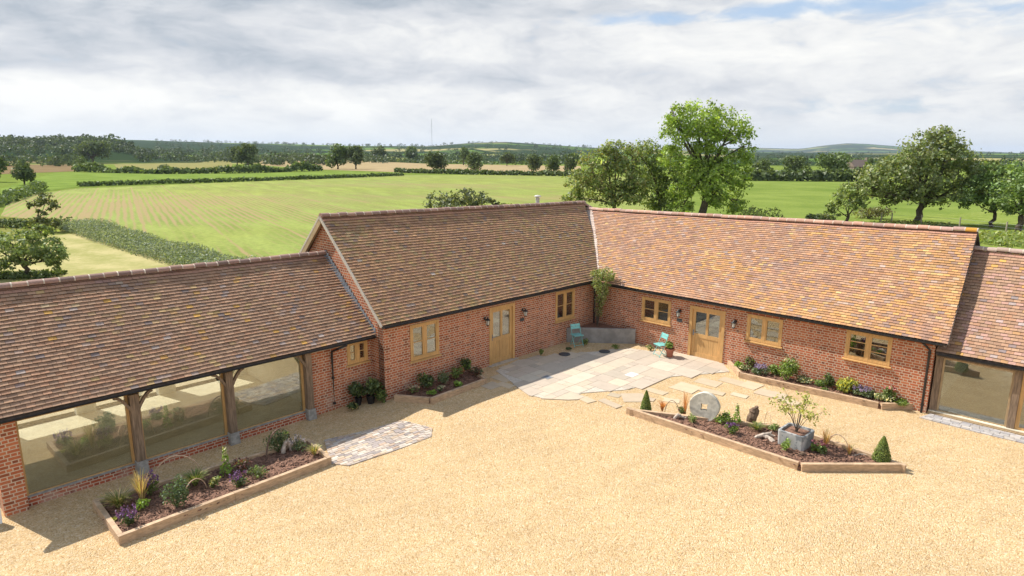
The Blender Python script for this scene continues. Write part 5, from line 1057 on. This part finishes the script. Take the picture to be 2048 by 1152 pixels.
pbush('salvia', 'low purple salvia near the front timber in the middle of the long bed', 482, 986, .32, .24, DK, 140, .03, 'flower', (PUR, 18, .02, .10))
pbush('small_plant', 'loose olive-green mound right of the bronze heuchera', 521, 964, .42, .26, GR + GG, 210, .026)
pbush('shrub', 'feathery dark green shrub inside the rusty half wheel', 560, 916, .48, .56, [(0.07, 0.105, 0.042), (0.09, 0.13, 0.05), (0.055, 0.085, 0.035)], 700, .024)
hoop('iron_hoop', 'thin rusty iron half wheel standing round the feathery shrub', 0, gc(536, 928), gc(586, 902), .62, RUST, .022)
pbush('lavender', 'pale lavender tuft at the far end of the long bed', 600, 912, .36, .26, GG, 170, .024, 'flower', ([(0.33, 0.30, 0.40), (0.40, 0.37, 0.45)], 26, .016, .10))
grass('ornamental_grass', 'small straw grass tuft in the far corner of the long bed', 632, 921, .36, .32, STRAW + GR[:2], 120)
def log(label, px, py, pts, rad, name='driftwood', mat=None):
    T = MB(); r = np.random.RandomState(int(px)); 
    for P, R_ in zip(pts, rad):
        P = np.array(P, float); q = np.linspace(0, 1, 9); idx = np.linspace(0, 1, len(P)); Q = np.stack([np.interp(q, idx, P[:, i]) for i in range(3)], 1) + r.normal(0, .008, (9, 3)); T.tube(Q, np.interp(q, np.linspace(0, 1, len(R_)), R_) * np.exp(r.normal(0, .12, 9)), 8)
    return tag(T.build(name, mat or DRIFT, None, loc=gc(px, py) + (0, 0, .10), smooth=False), label, 'driftwood')
log('curved grey piece of driftwood arching up at the far end of the long bed', 577, 915, [[(-.06, -.10, 0), (-.03, -.03, .22), (.02, .03, .30), (.07, .06, .14), (.08, .06, 0)]], [[.05, .055, .045, .04, .03]])
# M bed
pbush('bush', 'dark green rounded bush, tallest in the left half of the shaded bed', 842, 793, .52, .48, DK + GR[:1], 420, .04, at=Mw(1.28, .42), zb=.1)
pbush('small_plant', 'bright lime tuft near the front timber of the shaded bed', 866, 797, .28, .16, BR, 120, .035)
pbush('small_plant', 'lime tuft by the right front timber of the shaded bed', 918, 778, .26, .16, BR, 120, .035)
pbush('hydrangea', 'faded flowers on a low plant in the left corner of the shaded bed', 815, 797, .36, .22, BRZ + GR, 120, .03, 'flower', ([(0.40, 0.29, 0.22), (0.48, 0.38, 0.28)], 9, .035, 0), at=Mw(.72, .45))
pbush('lavender', 'greyish feathery plant in the middle of the shaded bed', 892, 778, .50, .40, GG, 260, .03, at=Mw(1.95, .45))
pbush('small_plant', 'pale-flowered low plant between the grey plant and the front timber', 882, 790, .26, .16, GG, 100, .025, 'flower', (CREAM, 8, .022, 0))
pbush('grass_plant', 'olive-green tufted plant right of the grey feathery one in the shaded bed', 925, 765, .40, .40, GR, 220, .035, at=Mw(2.55, .40))
pbush('bush', 'glossy dark green upright bush near the shaded door', 946, 750, .36, .46, DK + BR[2:], 300, .04, at=Mw(3.02, .30), zb=.25)
pbush('small_plant', 'bronze-tinted mound at the right end of the shaded bed', 966, 760, .42, .30, BRZ + DK, 220, .032, at=Mw(3.25, .62))
# pots with ferns in the corner
for lab, lab2, (px, py), w_ in (('small black plastic pot by the cart shed wall, left of the bigger pot', 'dark fern in the smaller black pot', (719, 812), .11), ('larger black plastic pot in the corner of the brick gable', 'tall dark leafy fern in the larger black pot', (744, 808), .14)):
    b = gc(px, py); T = thing('plant_pot', lab, 'pot', b, 0, 'black pots in the brick corner'); MB().lathe([(w_ * .75, 0), (w_, .22), (w_ * 1.06, .22), (w_ * 1.06, .25), (w_ * .9, .25), (w_ * .88, .2)], k=14).build('pot', BLACKPOT, T); MB().lathe([(w_ * .9, .19), (w_ * .2, .21)], k=12).build('soil', SOIL, T)
    pbush('fern', lab2, px, py, w_ * 4.0, w_ * 4.2, DK + GR[2:], 420, .045, at=b, zb=.22)
pbush('fern', 'leafy fern spilling at the foot of the brick corner, right of the black pots', 768, 803, .34, .42, DK + GR, 260, .04, at=gc(766, 808), zb=0)
pbush('fern', 'sprawling fern at ground level left of the black pots', 702, 816, .36, .22, DK + STRAW[1:2], 180, .04, at=gc(708, 822), zb=0)
# patio edge plants, discs
for i, (px, py, w_, h_, lab, pal) in enumerate([(1083, 712, .22, .26, 'small green tuft in the gravel strip right of the shaded door', GR), (1173, 690, .26, .30, 'green tuft at the foot of the turquoise chair in the shade', GR), (1232, 697, .28, .16, 'low tuft in the gravel before the grey planter', GR), (1302, 700, .28, .20, 'yellowish tuft left of the sunlit turquoise chair', GR + STRAW[:1]), (1138, 699, .22, .08, 'tiny dark tuft between the wall and the slate disc', DK)]):
    pbush('small_plant', lab, px, py, w_, h_, pal, 130, .028, zb=.02)
for lab, px, py in (('dark slate disc lying on the patio edge below the shaded chair', 1130, 708), ('dark slate disc lying on the patio before the grey planter', 1210, 702)):
    tag(MB().lathe([(.21, 0), (.22, .018), (.20, .03), (.02, .032)], k=18).build('slate_disc', bpy.data.materials['slate'], None, loc=gp(px, py, .03)), lab, 'disc', 'slate discs on the patio')
T = thing('drain_cover', 'small dark square drain grate set in the patio', 'drain cover', gp(1096, 754, .030), AA); g = MB(); g.box(-.15, .15, -.15, -.11, 0, .008).box(-.15, .15, .11, .15, 0, .008).box(-.15, -.11, -.11, .11, 0, .008).box(.11, .15, -.11, .11, 0, .008); g.build('frame', STONE, T)
g = MB().box(-.11, .11, -.11, .11, 0, .003)
for k in range(7): g.box(-.11, .11, -.10 + k * .031, -.085 + k * .031, .0031, .007)
g.build('grate', LEAD, T)
tag(MB().box(-.2, .2, -.16, .16, 0, .006).box(-.17, .17, -.13, .13, .006, .009).build('inspection_cover', WHITEP, None, loc=gp(1265, 747.5, .030), rot=AA), 'pale square inspection lid in the sunlit patio', 'lid')
b = gp(1340, 711, .03); T = thing('terracotta_pot', 'terracotta flower pot beside the sunlit turquoise chair', 'pot', b); MB().lathe([(.10, 0), (.15, .26), (.175, .26), (.18, .33), (.15, .33), (.145, .27)], k=18).build('pot', TERRA, T); MB().lathe([(.148, .29), (.03, .31)], k=14).build('soil', SOIL, T)
pbush('leafy_plant', 'bright leafy plant growing in the terracotta pot', 1340, 711, .36, .30, BR + GR, 230, .036, at=b, zb=.31)
# climber in the corner planter
b = Mw(10.05, .55, .50); T = thing('climbing_shrub', 'tall pale-leaved climber rising from the corner planter over the eaves', 'climber', b); r = np.random.RandomState(3); mb = MB(); st = MB()
for i in range(4): st.tube([(0, 0, 0), (r.normal(0, .08), r.normal(0, .08), .9), (.12 + r.normal(0, .14), r.normal(0, .14), 1.9 + r.uniform(-.2, .4))], [.02, .016, .006], 5)
st.build('stem', BARK, T)
for (dx, dy, z, w_, h_, n_) in ((.15, 0, 1.45, .34, .30, 300), (.10, 0, 1.85, .46, .36, 480), (.30, .05, 2.2, .42, .30, 380), (.0, .0, 2.15, .36, .3, 260), (.1, 0, 1.1, .28, .3, 220), (.05, .05, .65, .2, .3, 130), (.42, .1, 2.05, .3, .2, 160), (-.18, 0, 2.25, .2, .12, 70)):
    q, d = ball(n_, r, .2); P = np.array((dx, dy, z)) + q * (w_ * .95, w_ * .95, h_); mb.quads(leafquads(P, .042 * np.exp(r.normal(0, .25, n_)), r, d * .6, .5, .5), leafcols(n_, [(0.14, 0.19, 0.05), (0.18, 0.22, 0.07), (0.105, 0.15, 0.04), (0.25, 0.265, 0.13)], r, .2))
mb.build('foliage', LEAF, T)
# R bed plants: pixel positions at their feet
RB = [('small_plant', 'bright green tuft at the left end of the sunlit bed', 1479, 738, .34, .22, BR, None), ('hebe', 'pale variegated mound behind the front timber at the left end of the sunlit bed', 1491, 744, .40, .20, GG + CREAM[:1], None), ('lavender', 'mauve lavender mound, left one of the sunlit bed', 1521, 750, .46, .24, GG, (LAV, 40, .020, .06)),
      ('box_ball', 'round bright green box ball, left one of the sunlit bed', 1552, 750, .36, .34, BR[:1] + GR, None), ('small_plant', 'brownish upright plant against the wall left of the climbing rose', 1513, 732, .30, .40, GR + BRZ, None), ('rose', 'arching white rose bush climbing the sunlit wall', 1590, 752, .62, .66, GR + BR, (CREAM, 14, .022, 0)),
      ('hebe', 'pale grey-green mound below the arching rose', 1609, 768, .44, .24, GG + CREAM[:1], None), ('small_plant', 'green sprawling plant right of the arching rose', 1645, 768, .40, .24, GR + BR[:1], None), ('small_plant', 'thin dark upright plant against the wall under the right window', 1672, 765, .30, .44, GR + DK, None), ('box_ball', 'round bright green box ball, right one of the sunlit bed', 1694, 781, .32, .32, BR + GR[:1], None),
      ('euonymus', 'yellow-green upright shrub against the wall at right of the sunlit bed', 1720, 768, .50, .56, YEL + GR[:2], None), ('lavender', 'mauve lavender mound, right one of the sunlit bed', 1722, 794, .46, .24, GG, (LAV, 40, .020, .06)), ('small_plant', 'grey-leaved tuft just right of the right lavender', 1748, 790, .24, .22, GG, None), ('hebe', 'wide pale mound at the right end of the sunlit bed', 1775, 804, .50, .24, GG + CREAM[:1] + GR, None),
      ('rose', 'pink-flowered slender plant against the wall near the right barn end', 1793, 790, .30, .46, GR, (PINK, 9, .032, 0)), ('small_plant', 'low green tuft in the right corner of the sunlit bed', 1811, 806, .40, .18, GR + BR[:1], None), ('small_plant', 'tiny green rosette in the mulch middle of the sunlit bed', 1650, 783, .20, .07, GR, None)]
for nm, lab, px, py, w_, h_, pal, fl in RB:
    q = gc(px, py); s_, t_ = (q - B) @ w, (q - B) @ m
    if t_ < w_ * .45: k = w_ * .45; q = Rw(s_, k)          # keep it in front of the wall
    pbush(nm, lab, px, py, w_, h_, pal, int(180 + 500 * w_ * h_ * 4), .030, 'flower' if fl else 'plant', fl, at=q)
# island bed
cone('slimmer clipped box cone at the left tip of the island bed', 1293, 826, .64, .32); cone('larger clipped box cone at the right end of the island bed', 1764, 924, .66, .42)
# millstone
b = gc(1407, 845); T = thing('millstone', 'round pale millstone with a square eye leaning on edge in the island bed', 'millstone', b + np.array((0, 0, .10)), math.radians(-27)); ms = MB(); K = 40; Rm, th = .415, .19
r = np.random.RandomState(8); rim = Rm * (1 + r.normal(0, .006, K) + .018 * np.sin(np.arange(K) * .8)); hole = [(.085 * math.cos(2 * math.pi * i / K) * (1 + .55 * (abs(math.sin(4 * math.pi * i / K)) ** 6)), .085 * math.sin(2 * math.pi * i / K) * (1 + .55 * (abs(math.sin(4 * math.pi * i / K)) ** 6))) for i in range(K)]
V = []
for y, f in ((0, .965), (.018, 1.0), (th, 1.0)):
    for i in range(K): a = 2 * math.pi * i / K; V.append((rim[i] * f * math.cos(a), y, rim[i] * f * math.sin(a)))
for y in (0, th):
    for i in range(K): V.append((hole[i][0], y, hole[i][1]))
Fc = []
for i in range(K):
    j = (i + 1) % K; Fc += [(i, j, K + j, K + i), (K + i, K + j, 2 * K + j, 2 * K + i), (i, 3 * K + i, 3 * K + j, j), (2 * K + i, 2 * K + j, 4 * K + j, 4 * K + i), (3 * K + i, 4 * K + i, 4 * K + j, 3 * K + j)]
V = np.array(V) + (0, 0, Rm * .93); tl = -.16; V2 = V.copy(); V2[:, 1] = V[:, 1] * math.cos(tl) - V[:, 2] * math.sin(tl); V2[:, 2] = V[:, 1] * math.sin(tl) + V[:, 2] * math.cos(tl)
ms.add(V2, Fc).build('stone', m_plain('millstone_stone', (0.56, 0.53, 0.44), .95, .22, 7, bmp=.7), T)
# trough with sapling
p0, p1, p2 = gc(1558, 892), gc(1604, 907), gc(1627, 889); ax = (p1 - p0); Lt = np.linalg.norm(ax) + .08; wz = np.linalg.norm(p2 - p1); ang = math.atan2(ax[1], ax[0]); ctr = (p0 + p1) / 2 + np.array((-ax[1], ax[0], 0)) / np.linalg.norm(ax) * wz * .45
T = thing('stone_trough', 'grey stone trough planted with a small tree in the island bed', 'trough', ctr + np.array((0, 0, .08)), ang); hx, hy, hz, e = Lt / 2 * 1.02, wz / 2 * .95, .43, .05
tb = MB(); o_ = [(-hx, -hy), (hx, -hy), (hx, hy), (-hx, hy)]
def rr(hx, hy, c): return [(-hx + c, -hy), (hx - c, -hy), (hx, -hy + c), (hx, hy - c), (hx - c, hy), (-hx + c, hy), (-hx, hy - c), (-hx, -hy + c)]
L0 = [(x * .96, y * .96, 0) for x, y in rr(hx, hy, .05)]; L1 = [(x, y, hz - .02) for x, y in rr(hx, hy, .05)]; L2 = [(x * .985, y * .985, hz) for x, y in rr(hx, hy, .05)]; L3 = [(x, y, hz) for x, y in rr(hx - e, hy - e, .05)]; L4 = [(x, y, hz - .10) for x, y in rr(hx - e - .01, hy - e - .01, .05)]
V = L0 + L1 + L2 + L3 + L4; Fc = [(k * 8 + i, k * 8 + (i + 1) % 8, (k + 1) * 8 + (i + 1) % 8, (k + 1) * 8 + i) for k in range(4) for i in range(8)]; tb.add(V, Fc)
def m_zinc():
    ma, t, b_ = material('weathered_trough'); P = obj_co(t); nz = t.noise(P, 4.5, 6, .65); n2 = t.noise(t.vmath('MULTIPLY', P, (3, 3, 1)), 3, 4, .6)
    c = t.mix(t.smooth(nz, .46, .54), (0.20, 0.215, 0.225), (0.40, 0.405, 0.40)); c = t.mix(t.smooth(n2, .5, .75), c, (0.36, 0.34, 0.31)); t.put(b_.inputs['Base Color'], c); b_.inputs['Roughness'].default_value = .8; bump(t, nz, .5, .01, b_); return ma
tb.build('basin', m_zinc(), T); MB().prism([(x, y) for x, y in rr(hx - e - .005, hy - e - .005, .05)], hz - .14, hz - .06).build('soil', SOIL, T)
b = ctr + np.array((0, 0, .08 + hz - .06)); T = thing('sapling', 'small airy tree with yellow-green leaves growing in the stone trough', 'sapling', b); st = MB(); lf_ = MB(); r = np.random.RandomState(21)
for i in range(11):
    a = i * 2.4; e_ = np.array((math.cos(a) * r.uniform(.2, .72), math.sin(a) * r.uniform(.2, .55), r.uniform(.62, 1.02))); md = e_ * (.35, .35, .55); st.tube([(r.normal(0, .03), r.normal(0, .03), 0), md, e_], [.010, .007, .003], 5)
    for k in range(3): f = r.uniform(.45, .9); s0 = md * (1 - f) + e_ * f; e2 = s0 + r.normal(0, .16, 3) + (0, 0, .06); st.tube([s0, e2], [.004, .002], 4); P = s0 + (e2 - s0) * r.uniform(.2, 1.1, (13, 1)) + r.normal(0, .035, (13, 3)); lf_.quads(leafquads(P, .036, r, None, .8, .62), leafcols(13, [(0.20, 0.24, 0.05), (0.26, 0.29, 0.08), (0.14, 0.17, 0.04), (0.34, 0.34, 0.14)], r, .25))
    P = e_ + r.normal(0, .06, (12, 3)); lf_.quads(leafquads(P, .036, r, None, .8, .62), leafcols(12, [(0.20, 0.24, 0.05), (0.26, 0.29, 0.08), (0.14, 0.17, 0.04)], r, .25))
st.build('stem', BARK, T); lf_.build('foliage', LEAF, T)
# stump
log('upright dark weathered tree stump in the island bed right of the millstone', 1502, 851, [[(0, 0, -.05), (.02, 0, .18), (.05, .01, .36), (.06, 0, .48)], [(.05, .0, -.05), (.10, .02, .20), (.13, .01, .42), (.14, 0, .52)], [(-.05, -.02, -.05), (-.03, -.02, .16), (-.01, 0, .30)]], [[.13, .12, .11, .06], [.09, .09, .085, .05], [.07, .06, .03]], 'tree_stump', STUMPM)['category'] = 'stump'
log('small dark-hollowed driftwood branch left of the millstone', 1362, 842, [[(-.17, 0, .02), (-.08, 0, .11), (.02, .02, .08), (.14, 0, .04), (.20, .02, .05)], [(-.17, 0, .02), (-.14, -.05, 0)]], [[.04, .05, .04, .035, .02], [.04, .02]])
log('bleached forked driftwood in front of the trough', 1530, 880, [[(-.26, .02, .03), (-.05, .03, .09), (.16, .06, .10), (.30, .04, .05)], [(-.02, .02, .08), (.10, -.12, .06), (.14, -.26, .02)], [(.12, .05, .09), (.26, .16, .12)]], [[.03, .055, .05, .02], [.055, .05, .055], [.03, .015]])
log('short brown root lying by the near timber right of the trough', 1607, 915, [[(-.10, 0, .02), (0, 0, .07), (.10, .03, .02)]], [[.03, .05, .02]], 'tree_root', STUMPM)
grass('ornamental_grass', 'small copper-coloured grass right of the slim cone', 1326, 826, .26, .34, COP, 80); grass('ornamental_grass', 'thin upright coppery grass left of the millstone', 1371, 836, .16, .66, COP, 26, arch=.15)
hoop('iron_hoop', 'thin bent iron hoop between the slim cone and the millstone', 0, gc(1331, 829), gc(1360, 836), .42, RUST, .009)
pbush('small_plant', 'green bronze-topped plant at the left foot of the millstone', 1364, 833, .30, .26, GR + BRZ[:1], 150, .03); pbush('small_plant', 'grey-green tuft in front of the millstone', 1388, 851, .24, .26, [(0.14, 0.19, 0.06), (0.17, 0.22, 0.08)], 190, .02)
pbush('leafy_plant', 'bright leafy plant at the right foot of the millstone', 1446, 849, .40, .32, BR + GR, 220, .036); stem_spire('foxglove', 'white foxglove spire right of the millstone', 1474, 852, .62, BR, CREAM, leaf=.06)
pbush('salvia', 'purple-flowered plant before the foxglove in the island bed', 1466, 872, .32, .24, BR[:1] + GR, 170, .03, 'flower', (PUR, 12, .026, .04)); grass('ornamental_grass', 'straw-green grass at the foot of the stump', 1515, 864, .42, .24, STRAW[1:3] + GR, 130)
pbush('small_plant', 'olive mound between the stump and the trough', 1549, 866, .28, .20, GR, 140, .026); pbush('small_plant', 'fresh green upright tuft in front of the trough', 1572, 905, .22, .28, [(0.14, 0.21, 0.05), (0.18, 0.26, 0.07)], 190, .024)
pbush('sedum', 'crimson-flowered plant against the right end of the trough', 1638, 908, .36, .24, BR[2:] + GR, 190, .032, 'flower', ([(0.26, 0.09, 0.14), (0.32, 0.13, 0.17)], 16, .024, .03))
grass('ornamental_grass', 'dry upright grass right of the trough', 1652, 898, .30, .50, STRAW[:2] + COP, 46, arch=.4); hoop('wand_hoop', 'bent wand hoop in the right half of the island bed', 0, gc(1653, 897), gc(1699, 911), .44, WAND, .012); grass('ornamental_grass', 'sparse dry grass at the right foot of the wand hoop', 1700, 911, .26, .30, STRAW + COP, 40)
hoop('wand_hoop', 'slender wand arching right of the stump', 0, gc(1531, 846), gc(1543, 862), .40, WAND, .007)
log('scatter of pale dry twigs near the larger cone', 1722, 915, [[(-.2, 0, .02), (0, .03, .05), (.2, 0, .02)], [(-.1, .08, .02), (.1, .02, .05), (.25, -.05, .02)]], [[.012, .014, .008], [.01, .01, .006]], 'twigs')
# white board at the left edge
T = thing('notice_board', 'white board leaning against the left end of the cart shed at the left edge', 'board', gc(-6, 1058), .6); MB().slab([(-.5, 0, 0), (.12, 0, 0), (.12, .10, .52), (.02, .14, .68), (-.5, .14, .68)], (0, .03, 0)).build('panel', WHITEP, T); MB().box(-.45, -.41, .05, .22, 0, .5).build('strut', OLDOAK, T)

# ------------------------------------------------------------------ haze
hz = MB().box(-11000, 11000, -600, 15000, -3.0, 190.0)
HZM = bpy.data.materials.new('haze'); HZM.use_nodes = True; t = NT(HZM.node_tree); t.n.clear(); o_ = t.node('ShaderNodeOutputMaterial'); pv = t.node('ShaderNodeVolumePrincipled')
pv.inputs['Color'].default_value = (0.66, 0.79, 1.0, 1); pv.inputs['Density'].default_value = 0.00006; pv.inputs['Anisotropy'].default_value = 0.2; t.l.new(pv.outputs[0], o_.inputs['Volume'])
tag(hz.build('haze', HZM), kind='stuff')
scene.cycles.volume_bounces = 0; scene.cycles.max_bounces = 8; scene.cycles.transparent_max_bounces = 16
